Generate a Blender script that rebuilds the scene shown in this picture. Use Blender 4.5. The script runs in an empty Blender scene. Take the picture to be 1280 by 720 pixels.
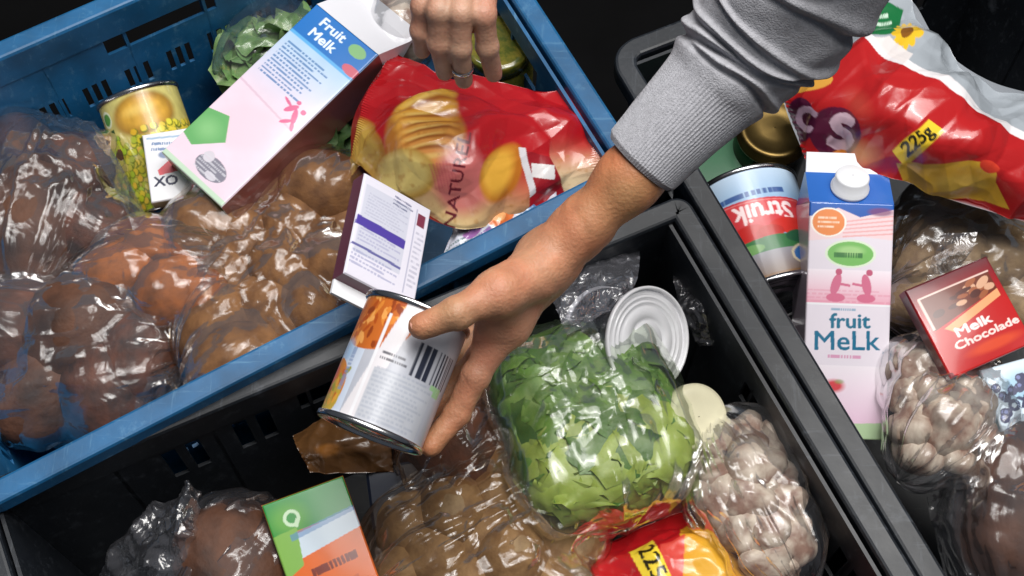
import bpy, bmesh, math
import numpy as np
from mathutils import Vector, Matrix

# ------------------------------------------------------------------ camera, light, exposure
S = bpy.context.scene
COL = S.collection
TILT = math.radians(27); DIST = 1.12; HF = math.radians(40)
RIM = 0.18
cam_pos = np.array([0, -DIST*math.sin(TILT), RIM + DIST*math.cos(TILT)])
cd = bpy.data.cameras.new('camera'); co = bpy.data.objects.new('camera', cd); COL.objects.link(co)
co.location = cam_pos; co.rotation_euler = (TILT, 0, 0)
cd.sensor_width = 36; cd.sensor_fit = 'HORIZONTAL'; cd.lens = 18/math.tan(HF/2)
cd.clip_start = 0.05; cd.clip_end = 50
S.camera = co
S.render.engine = 'CYCLES'
S.render.resolution_x, S.render.resolution_y = 1024, 576
S.cycles.transparent_max_bounces = 24
S.cycles.max_bounces = 8
S.view_settings.view_transform = 'Standard'; S.view_settings.look = 'None'
S.view_settings.exposure = 0.15; S.view_settings.gamma = 1
W = bpy.data.worlds.new('World'); S.world = W; W.use_nodes = True
W.node_tree.nodes['Background'].inputs[0].default_value = (0.75, 0.85, 1.0, 1)
W.node_tree.nodes['Background'].inputs[1].default_value = 0.085
def area(name, loc, target, sx, sy, power, col):
    l = bpy.data.lights.new(name, 'AREA'); l.shape = 'RECTANGLE'; l.size = sx; l.size_y = sy
    l.energy = power; l.color = col
    o = bpy.data.objects.new(name, l); COL.objects.link(o); o.location = loc
    d = Vector(target) - Vector(loc); o.rotation_euler = d.to_track_quat('-Z', 'Y').to_euler()
    return o
area('ceiling_panel_lamp', (0.45, 0.25, 2.6), (0.05, 0, .1), 1.7, 1.7, 64, (1, .975, .94))
area('ceiling_tube_lamp', (0.30, 0.25, 2.5), (0.1, 0, .1), 1.3, 0.07, 15, (1, .98, .96))
area('ceiling_tube_lamp', (-0.35, 0.95, 2.4), (-0.1, 0, .1), 1.3, 0.07, 11, (1, .98, .96))

# ------------------------------------------------------------------ helpers: pixels of the layout sketch to places
F = 640/math.tan(HF/2)
FW = np.array([0, math.sin(TILT), -math.cos(TILT)]); RT = np.array([1., 0, 0]); UP = np.cross(RT, FW)
def ray(px, py): return FW + RT*((px-640)/F) + UP*((360-py)/F)
def at(px, py, z):
    d = ray(px, py); return cam_pos + d*((z-cam_pos[2])/d[2])
def atd(px, py, d): return cam_pos + ray(px, py)*d
def nrm(v): v = np.asarray(v, float); return v/np.linalg.norm(v)
def lin(c):
    c = np.asarray(c, float)/255.
    return np.where(c <= .04045, c/12.92, ((c+.055)/1.055)**2.4)
rng = np.random.default_rng(7)

def vnoise(P, seed=0):
    P = np.asarray(P, float); i = np.floor(P).astype(np.int64); f = P-i; f = f*f*f*(f*(f*6-15)+10)
    def h(x, y, z):
        n = (x*374761393 + y*668265263 + z*2147483647 + seed*144665) & 0xffffffff
        n = ((n ^ (n >> 13))*1274126177) & 0xffffffff
        n = ((n ^ (n >> 15))*2246822519) & 0xffffffff
        return ((n ^ (n >> 16)) & 0xffff)/65535.
    x, y, z = i[..., 0], i[..., 1], i[..., 2]; u, v, w = f[..., 0], f[..., 1], f[..., 2]
    def L(a, b, t): return a+(b-a)*t
    a = L(L(h(x, y, z), h(x+1, y, z), u), L(h(x, y+1, z), h(x+1, y+1, z), u), v)
    b = L(L(h(x, y, z+1), h(x+1, y, z+1), u), L(h(x, y+1, z+1), h(x+1, y+1, z+1), u), v)
    return L(a, b, w)
def fbm(P, o=4, seed=0):
    s = 0; a = .5; P = np.asarray(P, float)
    for k in range(o): s = s+a*vnoise(P*(2**k), seed+k*17); a *= .5
    return s
def ridge(P, o=3, seed=0):
    s = 0; a = .6; P = np.asarray(P, float)
    for k in range(o): s = s+a*(1-np.abs(2*vnoise(P*(2**k), seed+k*31)-1))**2; a *= .45
    return s

# ------------------------------------------------------------------ materials
def nodes(name):
    m = bpy.data.materials.new(name); m.use_nodes = True
    return m, m.node_tree.nodes, m.node_tree.links, m.node_tree.nodes['Principled BSDF']
def mat(name, col, rough=.5, metal=0., spec=.5, var=0., vscale=30., bump=0., bscale=200., attr=False, coat=0., sss=0., col2=None, rvar=0., stretch=None, detail=4, scuff=None):
    m, N, L, b = nodes(name)
    b.inputs['Roughness'].default_value = rough; b.inputs['Metallic'].default_value = metal
    b.inputs['Specular IOR Level'].default_value = spec; b.inputs['Coat Weight'].default_value = coat
    b.inputs['Coat Roughness'].default_value = .12
    tc = N.new('ShaderNodeTexCoord'); mp = N.new('ShaderNodeMapping'); L.new(tc.outputs['Object'], mp.inputs[0])
    if stretch: mp.inputs['Scale'].default_value = stretch
    base = None
    if attr:
        a = N.new('ShaderNodeAttribute'); a.attribute_name = 'print'; base = a.outputs['Color']
    else:
        r = N.new('ShaderNodeRGB'); r.outputs[0].default_value = (*lin(col), 1); base = r.outputs[0]
    if var or col2 is not None:
        n = N.new('ShaderNodeTexNoise'); n.inputs['Scale'].default_value = vscale; n.inputs['Detail'].default_value = detail
        L.new(mp.outputs[0], n.inputs['Vector'])
        mx = N.new('ShaderNodeMix'); mx.data_type = 'RGBA'
        cr = N.new('ShaderNodeMapRange'); cr.inputs[1].default_value = .35; cr.inputs[2].default_value = .65
        L.new(n.outputs['Fac'], cr.inputs[0]); L.new(base, mx.inputs['A'])
        if col2 is not None:
            mx.inputs['B'].default_value = (*lin(col2), 1); L.new(cr.outputs[0], mx.inputs['Factor'])
        else:
            mm = N.new('ShaderNodeMix'); mm.data_type = 'RGBA'; mm.blend_type = 'MULTIPLY'; mm.inputs['Factor'].default_value = 1
            L.new(base, mm.inputs['A']); mm.inputs['B'].default_value = (1-var, 1-var, 1-var, 1)
            L.new(mm.outputs['Result'], mx.inputs['B']); L.new(cr.outputs[0], mx.inputs['Factor'])
        base = mx.outputs['Result']
    if scuff is not None:
        for sc_, st_, fa_ in ((34, (1, 1, 1), .5), (60, (.25, 3, 1), .45), (60, (3, .3, 1), .4)):
            mq = N.new('ShaderNodeMapping'); mq.inputs['Scale'].default_value = st_; mq.inputs['Rotation'].default_value = (0, 0, .55); L.new(tc.outputs['Object'], mq.inputs[0])
            n = N.new('ShaderNodeTexNoise'); n.inputs['Scale'].default_value = sc_; n.inputs['Detail'].default_value = 9; n.inputs['Roughness'].default_value = .7; L.new(mq.outputs[0], n.inputs['Vector'])
            cr = N.new('ShaderNodeMapRange'); cr.inputs[1].default_value = .58; cr.inputs[2].default_value = .74; cr.inputs[4].default_value = fa_; L.new(n.outputs['Fac'], cr.inputs[0])
            mx = N.new('ShaderNodeMix'); mx.data_type = 'RGBA'; L.new(base, mx.inputs['A']); mx.inputs['B'].default_value = (*lin(scuff), 1); L.new(cr.outputs[0], mx.inputs['Factor']); base = mx.outputs['Result']
    L.new(base, b.inputs['Base Color'])
    if rvar:
        n = N.new('ShaderNodeTexNoise'); n.inputs['Scale'].default_value = vscale*1.7; L.new(mp.outputs[0], n.inputs['Vector'])
        cr = N.new('ShaderNodeMapRange'); cr.inputs[3].default_value = rough-rvar; cr.inputs[4].default_value = rough+rvar
        L.new(n.outputs['Fac'], cr.inputs[0]); L.new(cr.outputs[0], b.inputs['Roughness'])
    if bump:
        n = N.new('ShaderNodeTexNoise'); n.inputs['Scale'].default_value = bscale; n.inputs['Detail'].default_value = 5
        L.new(mp.outputs[0], n.inputs['Vector'])
        bp = N.new('ShaderNodeBump'); bp.inputs['Strength'].default_value = bump; bp.inputs['Distance'].default_value = .002
        L.new(n.outputs['Fac'], bp.inputs['Height']); L.new(bp.outputs[0], b.inputs['Normal'])
    if sss:
        b.inputs['Subsurface Weight'].default_value = sss; b.inputs['Subsurface Radius'].default_value = (1, .35, .2)
        b.inputs['Subsurface Scale'].default_value = .006
    return m
def film_mat(name, tint=(.95, .95, .95), haze=.03, hazecol=(190, 190, 200), gain=1.0, rough=.17, bump=.16, bscale=26., cap=.55):
    m = bpy.data.materials.new(name); m.use_nodes = True; N = m.node_tree.nodes; L = m.node_tree.links
    N.clear()
    out = N.new('ShaderNodeOutputMaterial'); tr = N.new('ShaderNodeBsdfTransparent'); tr.inputs[0].default_value = (*tint, 1)
    gl = N.new('ShaderNodeBsdfGlossy'); gl.inputs['Roughness'].default_value = rough; gl.inputs[0].default_value = (1, 1, 1, 1)
    df = N.new('ShaderNodeBsdfDiffuse'); df.inputs[0].default_value = (*lin(hazecol), 1)
    tc = N.new('ShaderNodeTexCoord')
    n = N.new('ShaderNodeTexNoise'); n.inputs['Scale'].default_value = bscale; n.inputs['Detail'].default_value = 2; n.inputs['Distortion'].default_value = 1.2
    L.new(tc.outputs['Object'], n.inputs['Vector'])
    ab = N.new('ShaderNodeMath'); ab.operation = 'SUBTRACT'; ab.inputs[1].default_value = .5; L.new(n.outputs['Fac'], ab.inputs[0])
    ab2 = N.new('ShaderNodeMath'); ab2.operation = 'ABSOLUTE'; L.new(ab.outputs[0], ab2.inputs[0])
    bp = N.new('ShaderNodeBump'); bp.inputs['Strength'].default_value = bump; bp.inputs['Distance'].default_value = .02; bp.invert = True
    L.new(ab2.outputs[0], bp.inputs['Height']); L.new(bp.outputs[0], gl.inputs['Normal'])
    fr = N.new('ShaderNodeFresnel'); fr.inputs['IOR'].default_value = 1.5; L.new(bp.outputs[0], fr.inputs['Normal'])
    mu = N.new('ShaderNodeMath'); mu.operation = 'MULTIPLY'; mu.inputs[1].default_value = gain
    L.new(fr.outputs[0], mu.inputs[0])
    mn = N.new('ShaderNodeMath'); mn.operation = 'MINIMUM'; mn.inputs[1].default_value = cap; L.new(mu.outputs[0], mn.inputs[0])
    mh = N.new('ShaderNodeMixShader'); mh.inputs[0].default_value = haze; L.new(tr.outputs[0], mh.inputs[1]); L.new(df.outputs[0], mh.inputs[2])
    mx = N.new('ShaderNodeMixShader'); L.new(mn.outputs[0], mx.inputs[0]); L.new(mh.outputs[0], mx.inputs[1]); L.new(gl.outputs[0], mx.inputs[2])
    L.new(mx.outputs[0], out.inputs[0])
    return m
M = dict(
    floor=mat('dark_floor', (7, 7, 8), .95, spec=.1, var=.4, vscale=12, bump=.2, bscale=60),
    blue=mat('blue_crate_plastic', (24, 98, 148), .48, var=.4, vscale=22, bump=.04, bscale=300, rvar=.1, scuff=(110, 160, 190)),
    black=mat('black_crate_plastic', (26, 31, 38), .45, var=.35, vscale=14, bump=.05, bscale=260, rvar=.12, scuff=(92, 98, 106)),
    paper=mat('printed_card', (255, 255, 255), .42, attr=True, coat=.15, bump=.05, bscale=90),
    gloss=mat('printed_carton', (255, 255, 255), .3, attr=True, coat=.35, bump=.04, bscale=70),
    foil=mat('printed_foil', (255, 255, 255), .3, attr=True, coat=.5, bump=.35, bscale=45),
    label=mat('printed_can_label', (255, 255, 255), .35, attr=True, coat=.25, bump=.03, bscale=90),
    tin=mat('bright_tin', (205, 205, 208), .24, metal=1, var=.2, vscale=40, bump=.05, bscale=120),
    glaretin=mat('glare_white_tin', (240, 240, 243), .3, metal=0., var=.1, vscale=40, coat=.5),  # metal can end: its blown-out glare is put into the white base colour
    gold=mat('gold_lid', (112, 92, 52), .38, metal=.9, var=.3, vscale=60),
    glass=mat('dark_jar_glass', (40, 36, 24), .15, spec=.6, var=.4, vscale=30),
    relish=mat('green_relish_jar', (120, 110, 40), .2, var=.6, vscale=160, coat=.5, col2=(70, 80, 25)),
    cap=mat('white_plastic', (228, 230, 234), .4),
    cream=mat('cream_plastic', (222, 216, 184), .45, var=.08, vscale=60),
    potato=mat('potato_skin', (142, 106, 70), .7, col2=(98, 68, 44), vscale=2.2, bump=.3, bscale=12, detail=8),
    potato_pale=mat('pale_potato_skin', (152, 126, 90), .7, col2=(116, 90, 60), vscale=2.2, bump=.3, bscale=12, detail=8),
    sweet=mat('sweet_potato_skin', (168, 96, 42), .7, col2=(116, 68, 34), vscale=1.8, bump=.25, bscale=9, detail=8),
    bread=mat('brown_bread_crust', (92, 56, 36), .7, col2=(44, 25, 17), vscale=1.6, bump=.6, bscale=7, detail=9),
    bread_red=mat('raisin_bread_crust', (100, 54, 32), .7, col2=(40, 22, 16), vscale=2.0, bump=.6, bscale=7, detail=9),
    garlic=mat('garlic_skin', (210, 196, 178), .5, col2=(140, 108, 92), vscale=1.2, bump=.4, bscale=3, stretch=(1.6, 1.6, .7), detail=8),
    skin=mat('skin', (255, 255, 255), .52, attr=True, var=.14, vscale=90, bump=.33, bscale=420, sss=.2),
    nail=mat('fingernail', (214, 158, 138), .3, coat=.3),
    knit=mat('grey_knit', (180, 180, 186), .92, spec=.15, var=.16, vscale=260, bump=.5, bscale=900),
    silver=mat('silver', (220, 220, 220), .18, metal=1),
    navy=mat('navy_card', (36, 48, 74), .6, var=.3, vscale=40),
    film=film_mat('clear_film', gain=1.2),
    film_thick=film_mat('milky_film', haze=.035, gain=.9),
    film_milky=film_mat('cloudy_film', tint=(.9, .9, .93), haze=.22, gain=1.8, bump=.3, bscale=40),
    film_brown=film_mat('brown_tinted_film', tint=(.95, .88, .80), haze=.035, hazecol=(170, 130, 100), gain=.9),
    film_green=film_mat('green_tinted_film', tint=(.95, .98, .92), haze=.04, hazecol=(180, 205, 165), gain=1.25, bump=.25, bscale=14),
    film_scrap=film_mat('crumpled_film', tint=(.92, .92, .94), haze=.07, gain=1.8, bump=.3, bscale=45),
)

# ------------------------------------------------------------------ objects
def tag(o, label, cat, group=None, kind=None):
    if label: o['label'] = label
    if cat: o['category'] = cat
    if group: o['group'] = group
    if kind: o['kind'] = kind
    return o
def link(o, parent=None):
    COL.objects.link(o)
    if parent is not None: o.parent = parent
    return o
def obj(name, V, Fc, m, parent=None, smooth=True, col=None):
    me = bpy.data.meshes.new(name)
    V = np.asarray(V, float)
    me.from_pydata(V.tolist(), [], Fc.tolist() if hasattr(Fc, 'tolist') else Fc); me.update()
    if smooth: me.polygons.foreach_set('use_smooth', np.ones(len(me.polygons), bool))
    if col is not None:
        a = me.color_attributes.new('print', 'FLOAT_COLOR', 'POINT')
        c = np.ones((len(V), 4), np.float32); c[:, :3] = col; a.data.foreach_set('color', c.ravel())
    me.materials.append(m)
    return link(bpy.data.objects.new(name, me), parent)
def empty(name, loc=(0, 0, 0), mw=None):
    o = bpy.data.objects.new(name, None); o.empty_display_size = .02
    if mw is not None: o.matrix_world = mw
    else: o.location = loc
    return link(o)
def gridF(nv, nu, wu=False, wv=False):
    j = np.arange(nv if wv else nv-1); i = np.arange(nu if wu else nu-1)
    J, I = np.meshgrid(j, i, indexing='ij'); J = J.ravel(); I = I.ravel()
    J1 = (J+1) % nv; I1 = (I+1) % nu
    return np.stack([J*nu+I, J*nu+I1, J1*nu+I1, J1*nu+I], 1)
def frame(o, x, y, z):
    m = Matrix.Identity(4)
    for k, a in enumerate((x, y, z, o)):
        for r in range(3): m[r][k] = float(a[r])
    return m
def lathe(prof, n=64):
    t = np.linspace(0, 2*np.pi, n, endpoint=False); prof = np.asarray(prof, float)
    V = np.stack([prof[:, :1]*np.cos(t), prof[:, :1]*np.sin(t), np.repeat(prof[:, 1:2], n, 1)], -1).reshape(-1, 3)
    return V, gridF(len(prof), n, wu=True)
def join(*vf):
    V = []; Fs = []; k = 0
    for v, f in vf:
        V.append(np.asarray(v, float)); Fs += [[int(i)+k for i in q] for q in f]; k += len(v)
    return np.concatenate(V), Fs
def boxVF(c, h):
    c = np.array(c, float); h = np.array(h, float)
    V = [c+h*np.array(s) for s in ((-1, -1, -1), (1, -1, -1), (1, 1, -1), (-1, 1, -1), (-1, -1, 1), (1, -1, 1), (1, 1, 1), (-1, 1, 1))]
    return V, [[0, 3, 2, 1], [4, 5, 6, 7], [0, 1, 5, 4], [1, 2, 6, 5], [2, 3, 7, 6], [3, 0, 4, 7]]

# ------------------------------------------------------------------ flat print: a drawing board whose colours go onto dense meshes
_tc = {}
def text_tris(s, bold=0):
    if (s, bold) not in _tc:
        cu = bpy.data.curves.new('t', 'FONT'); cu.body = s; cu.align_x = 'CENTER'; cu.align_y = 'CENTER';  cu.resolution_u = 3
        o = bpy.data.objects.new('t', cu); COL.objects.link(o)
        dg = bpy.context.evaluated_depsgraph_get(); me = bpy.data.meshes.new_from_object(o.evaluated_get(dg))
        me.calc_loop_triangles()
        v = np.array([p.co[:2] for p in me.vertices]); t = np.array([t.vertices[:] for t in me.loop_triangles])
        T = v[t]
        c = (T.reshape(-1, 2).max(0)+T.reshape(-1, 2).min(0))/2; T = T-c
        bpy.data.objects.remove(o); bpy.data.meshes.remove(me); bpy.data.curves.remove(cu)
        _tc[(s, bold)] = T
    return _tc[(s, bold)]
class Board:
    """y grows downwards, like on paper"""
    def __init__(s, x0, y0, x1, y1, res, bg):
        s.x0, s.y0, s.res = x0, y0, res
        w = int((x1-x0)*res)+1; h = int((y1-y0)*res)+1
        s.a = np.empty((h, w, 3)); s.a[:] = lin(bg)
        s.X, s.Y = np.meshgrid(x0+np.arange(w)/res, y0+np.arange(h)/res)
    def fill(s, mask, col, al=1.):
        mask = np.asarray(mask); ry = np.flatnonzero(mask.any(1))
        if not len(ry): return
        rx = np.flatnonzero(mask.any(0)); sl = (slice(ry[0], ry[-1]+1), slice(rx[0], rx[-1]+1))
        k = mask[sl].astype(float)[..., None]*al; s.a[sl] = s.a[sl]*(1-k)+lin(col)*k
    def loc(s, cx, cy, ang):
        a = math.radians(ang); dx = s.X-cx; dy = s.Y-cy
        return dx*math.cos(a)+dy*math.sin(a), -dx*math.sin(a)+dy*math.cos(a)
    def rect(s, cx, cy, w, h, col, ang=0, al=1.):
        u, v = s.loc(cx, cy, ang); s.fill((abs(u) < w/2) & (abs(v) < h/2), col, al)
    def ell(s, cx, cy, w, h, col, ang=0, al=1., soft=0.):
        u, v = s.loc(cx, cy, ang); r = np.sqrt((2*u/w)**2+(2*v/h)**2)
        s.fill(np.clip((1-r)/soft, 0, 1) if soft else r < 1, col, al)
    def poly(s, pts, col, al=1.):
        m = np.zeros(s.X.shape, bool); n = len(pts)
        for i in range(n):
            (xa, ya), (xb, yb) = pts[i], pts[(i+1) % n]
            if ya == yb: continue
            c = ((ya > s.Y) != (yb > s.Y)) & (s.X < (xb-xa)*(s.Y-ya)/(yb-ya)+xa); m ^= c
        s.fill(m, col, al)
    def grad(s, p0, c0, p1, c1, mask=None, al=1.):
        d = np.array(p1, float)-np.array(p0, float); t = np.clip(((s.X-p0[0])*d[0]+(s.Y-p0[1])*d[1])/(d@d), 0, 1)[..., None]
        c = lin(c0)*(1-t)+lin(c1)*t; k = (np.ones(s.X.shape) if mask is None else np.asarray(mask, float))[..., None]*al
        s.a = s.a*(1-k)+c*k
    def noise(s, amt, sc, seed=0, tint=(1, 1, 1)):
        n = fbm(np.stack([s.X*sc, s.Y*sc, s.X*0+seed], -1), 3, seed)-.45
        s.a = np.clip(s.a*(1+amt*n[..., None]*np.array(tint)), 0, 1)
    def text(s, t, cx, cy, size, col, ang=0, bold=0., sx=1., al=1.):
        T = text_tris(t).copy(); T[..., 1] *= -1; T[..., 0] *= sx; T *= size
        a = math.radians(ang); R = np.array([[math.cos(a), math.sin(a)], [-math.sin(a), math.cos(a)]])
        T = T@R+np.array([cx, cy]); m = np.zeros(s.X.shape, bool); H, Wd = m.shape
        P = (T-np.array([s.x0, s.y0]))*s.res
        for tr in P:
            lo = np.maximum(np.floor(tr.min(0)).astype(int), 0); hi = np.minimum(np.ceil(tr.max(0)).astype(int)+1, [Wd, H])
            if (hi <= lo).any(): continue
            gx, gy = np.meshgrid(np.arange(lo[0], hi[0]), np.arange(lo[1], hi[1])); e = []
            for i in range(3):
                p, q = tr[i], tr[(i+1) % 3]; e.append((q[0]-p[0])*(gy-p[1])-(q[1]-p[1])*(gx-p[0]))
            e = np.array(e); m[lo[1]:hi[1], lo[0]:hi[0]] |= (e >= -1e-6).all(0) | (e <= 1e-6).all(0)
        for _ in range(int(round(bold*size*s.res))):
            p = np.pad(m, 1); m = p[1:-1, 1:-1] | p[:-2, 1:-1] | p[2:, 1:-1] | p[1:-1, :-2] | p[1:-1, 2:]
        s.fill(m, col, al)
    def lines(s, cx, cy, w, h, n, col, ang=0, al=.7, seed=1):
        r = np.random.default_rng(seed); u, v = s.loc(cx, cy, ang)
        for k in range(n):
            y = -h/2+(k+.5)*h/n; ww = w*(r.uniform(.7, 1)); g = np.sin(u*(40/w)*2+k*3)+np.sin(u*(90/w)+k)
            s.fill((abs(v-y) < h/n*.24) & (u > -w/2) & (u < -w/2+ww) & (g > -1.0), col, al)
    def bars(s, cx, cy, w, h, col, ang=0, seed=3, n=34):
        r = np.random.default_rng(seed); u, v = s.loc(cx, cy, ang); b = r.random(n) < .55
        k = np.clip(((u/w+.5)*n).astype(int), 0, n-1); s.fill((abs(u) < w/2) & (abs(v) < h/2) & b[k], col)
    def soft(s, k=1):
        for _ in range(k):
            p = np.pad(s.a, ((1, 1), (1, 1), (0, 0)), 'edge'); s.a = (p[1:-1, 1:-1]*4+p[:-2, 1:-1]+p[2:, 1:-1]+p[1:-1, :-2]+p[1:-1, 2:])/8
    def get(s, x, y):
        H, Wd = s.a.shape[:2]
        fx = np.clip((np.asarray(x)-s.x0)*s.res, 0, Wd-1.001); fy = np.clip((np.asarray(y)-s.y0)*s.res, 0, H-1.001)
        i = fx.astype(int); j = fy.astype(int); u = (fx-i)[..., None]; v = (fy-j)[..., None]; A = s.a
        return A[j, i]*(1-u)*(1-v)+A[j, i+1]*u*(1-v)+A[j+1, i]*(1-u)*v+A[j+1, i+1]*u*v

# ------------------------------------------------------------------ floor and crates
ZF = -.08
o = obj('floor', [(-3, -3, ZF), (3, -3, ZF), (3, 3, ZF), (-3, 3, ZF)], [[0, 1, 2, 3]], M['floor']); o['kind'] = 'structure'

def panel(A, B, C, D, th, holes, m, name, parent, inward):
    """A,B top corners, D,C bottom corners; holes (s0,s1,t0,t1) in metres from A along AB and down"""
    A, B, C, D = [np.array(p, float) for p in (A, B, C, D)]
    L = np.linalg.norm(B-A); H = np.linalg.norm(D-A)
    ss = sorted({0, L, *[h[0] for h in holes], *[h[1] for h in holes]}); ts = sorted({0, H, *[h[2] for h in holes], *[h[3] for h in holes]})
    P = lambda s, t: (A*(1-s/L)+B*(s/L))*(1-t/H)+(D*(1-s/L)+C*(s/L))*(t/H)
    V = []; Fs = []; nn = np.array(inward, float)*th; ns = len(ss); nt = len(ts)
    for t in ts:
        for s in ss: V.append(P(s, t))
    k = len(V); V += [v+nn for v in V]
    cell = np.ones((nt-1, ns-1), bool)
    for j in range(nt-1):
        for i in range(ns-1):
            cs = (ss[i]+ss[i+1])/2; ct = (ts[j]+ts[j+1])/2
            if any(h[0] < cs < h[1] and h[2] < ct < h[3] for h in holes): cell[j, i] = False
    for j in range(nt-1):
        for i in range(ns-1):
            if not cell[j, i]: continue
            a = j*ns+i; q = [a, a+1, a+ns+1, a+ns]; Fs += [q, [x+k for x in q[::-1]]]
            for (dj, di, e) in ((-1, 0, (a, a+1)), (1, 0, (a+ns+1, a+ns)), (0, -1, (a+ns, a)), (0, 1, (a+1, a+ns+1))):
                jj, ii = j+dj, i+di
                if not (0 <= jj < nt-1 and 0 <= ii < ns-1) or not cell[jj, ii]: Fs.append([e[1], e[0], e[0]+k, e[1]+k])
    return obj(name, V, Fs, m, parent, smooth=False)

def crate(name, label, corners, z, m, wall_holes, corner=.028):
    P = [np.array([c[0], c[1]]) for c in corners]; n = len(P); ctr = sum(P)/4
    e = empty(name, (*ctr, ZF)); tag(e, label, 'crate')
    off = np.array([*ctr, ZF])
    # rim: profile swept round the rounded outline
    path = []; rad = corner
    for i in range(4):
        a, b, c = P[i-1], P[i], P[(i+1) % 4]; d1 = nrm(a-b); d2 = nrm(c-b)
        for t in np.linspace(0, 1, 9):
            path.append((b+d1*rad)*(1-t)**2+2*t*(1-t)*(b+(d1+d2)*rad*.12)+(b+d2*rad)*t*t)
    path = np.array(path); nx = np.roll(path, -1, 0)-np.roll(path, 1, 0)
    nx /= np.linalg.norm(nx, axis=1)[:, None]; nor = np.stack([nx[:, 1], -nx[:, 0]], 1)
    if ((path-ctr)*nor).sum() < 0: nor = -nor
    w = .0195
    prof = [(-w, -.034), (-w, -.003), (-w+.0012, -.0008), (-w+.003, 0), (-.003, 0), (-.001, -.0008), (0, -.003), (0, -.017), (-.004, -.017), (-.0045, -.004), (-w+.004, -.004), (-w+.004, -.034)]
    V = np.concatenate([np.column_stack([path+nor*p[0], np.full(len(path), z+p[1])]) for p in prof])-off
    Fs = gridF(len(prof), len(path), wu=True, wv=True)
    r = obj('rim', V, Fs, m, e, smooth=False)
    # walls
    ins = [c+nrm(ctr-c)*(w+.002)*1.41 for c in P]; low = [c+nrm(ctr-c)*(w+.012)*1.41 for c in P]
    for i in range(4):
        j = (i+1) % 4; mid = (ins[i]+ins[j])/2; d = nrm(ins[j]-ins[i]); inn = np.array([-d[1], d[0]])
        if inn@(ctr-mid) < 0: inn = -inn
        A = np.array([*ins[i], z-.006])-off; B = np.array([*ins[j], z-.006])-off; C = np.array([*low[j], ZF+.006])-off; D = np.array([*low[i], ZF+.006])-off
        panel(A, B, C, D, .003, wall_holes(i, np.linalg.norm(B-A), z), m, 'wall', e, (*(-inn), 0))
        # stiffening ribs on the outside under the rim
        L = np.linalg.norm(B-A); k = int(L/.075)
        for q in range(1, k):
            s = q/k; pa = A*(1-s)+B*s; pd = D*(1-s)+C*s; o3 = np.array([*(-inn), 0]); dd = np.array([*d, 0])*.0015
            t0 = pa+(pd-pa)*.1
            V = [t0-dd, t0+dd, t0+dd+o3*.012, t0-dd+o3*.012, pd-dd, pd+dd, pd+dd+o3*.012, pd-dd+o3*.012]
            obj('rib', V, [[0, 1, 2, 3], [7, 6, 5, 4], [0, 4, 5, 1], [1, 5, 6, 2], [2, 6, 7, 3], [3, 7, 4, 0]], m, e, smooth=False)
    # bottom
    V = [(*(c), ZF+.002) for c in low]+[(*(c), ZF+.006) for c in low]
    obj('bottom', np.array(V)-off, [[3, 2, 1, 0], [4, 5, 6, 7], [0, 1, 5, 4], [1, 2, 6, 5], [2, 3, 7, 6], [3, 0, 4, 7]], m, e, smooth=False)
    return e

def blue_holes(i, L, z):
    H = []
    if i in (0, 2):      # long walls: hand hole and groups of vent slots
        H.append((L/2-.06, L/2+.05, .022, .05))
        k = int((L-.08)/.043)
        for q in range(k):
            s = .05+q*.043
            for u in range(3): H.append((s+u*.0095, s+u*.0095+.0055, .078, .106))
    else:
        H.append((L/2-.05, L/2+.05, .025, .055))
        for s in (.06, .10, L-.13, L-.09):
            for u in range(3): H.append((s+u*.0095, s+u*.0095+.0055, .078, .106))
    return H
def black_holes(i, L, z):
    H = [(L/2-.05, L/2+.05, .03, .058)]
    k = int((L-.1)/.06)
    for q in range(k):
        s = .06+q*.06
        if abs(s-L/2) > .07: H += [(s, s+.012, .035, .085), (s+.02, s+.032, .035, .085)]
    return H
def quad(c, pa, la, pb, lb, z, sk=0, wa=.25):
    """corner pixel, direction pixels of the two edges"""
    c0 = at(*c, z)[:2]; a = nrm(at(*pa, z)[:2]-c0); b = nrm(at(*pb, z)[:2]-c0)
    want = math.radians(90+sk); ang = math.acos(np.clip(a@b, -1, 1)); dlt = (ang-want)/2
    s = np.sign(a[0]*b[1]-a[1]*b[0])
    rot = lambda v, t: np.array([v[0]*math.cos(t)-v[1]*math.sin(t), v[0]*math.sin(t)+v[1]*math.cos(t)])
    a = rot(a, s*dlt*2*wa); b = rot(b, -s*dlt*2*(1-wa))
    return [c0, c0+a*la, c0+a*la+b*lb, c0+b*lb]
BLUE = quad((812, 213), (0, 652), .60, (694, 0), .40, RIM, 3)
crate('plastic_crate', 'blue plastic crate with slotted wall, packed with red crisps and bagged bread', BLUE, RIM, M['blue'], blue_holes)
BK = .165
B1 = quad((856, 240), (0, 672), .62, (1142, 720), .42, BK, 0, .9)
crate('plastic_crate', 'black plastic crate holding the lettuce bag and the orange and green box', B1, BK, M['black'], black_holes, .014)
B2 = quad((754, 60), (1154, 720), .62, (870, 28), .42, BK, 0, .05)
crate('plastic_crate', 'black plastic crate holding the pink milk carton with a white screw cap', B2, BK, M['black'], black_holes)

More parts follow.
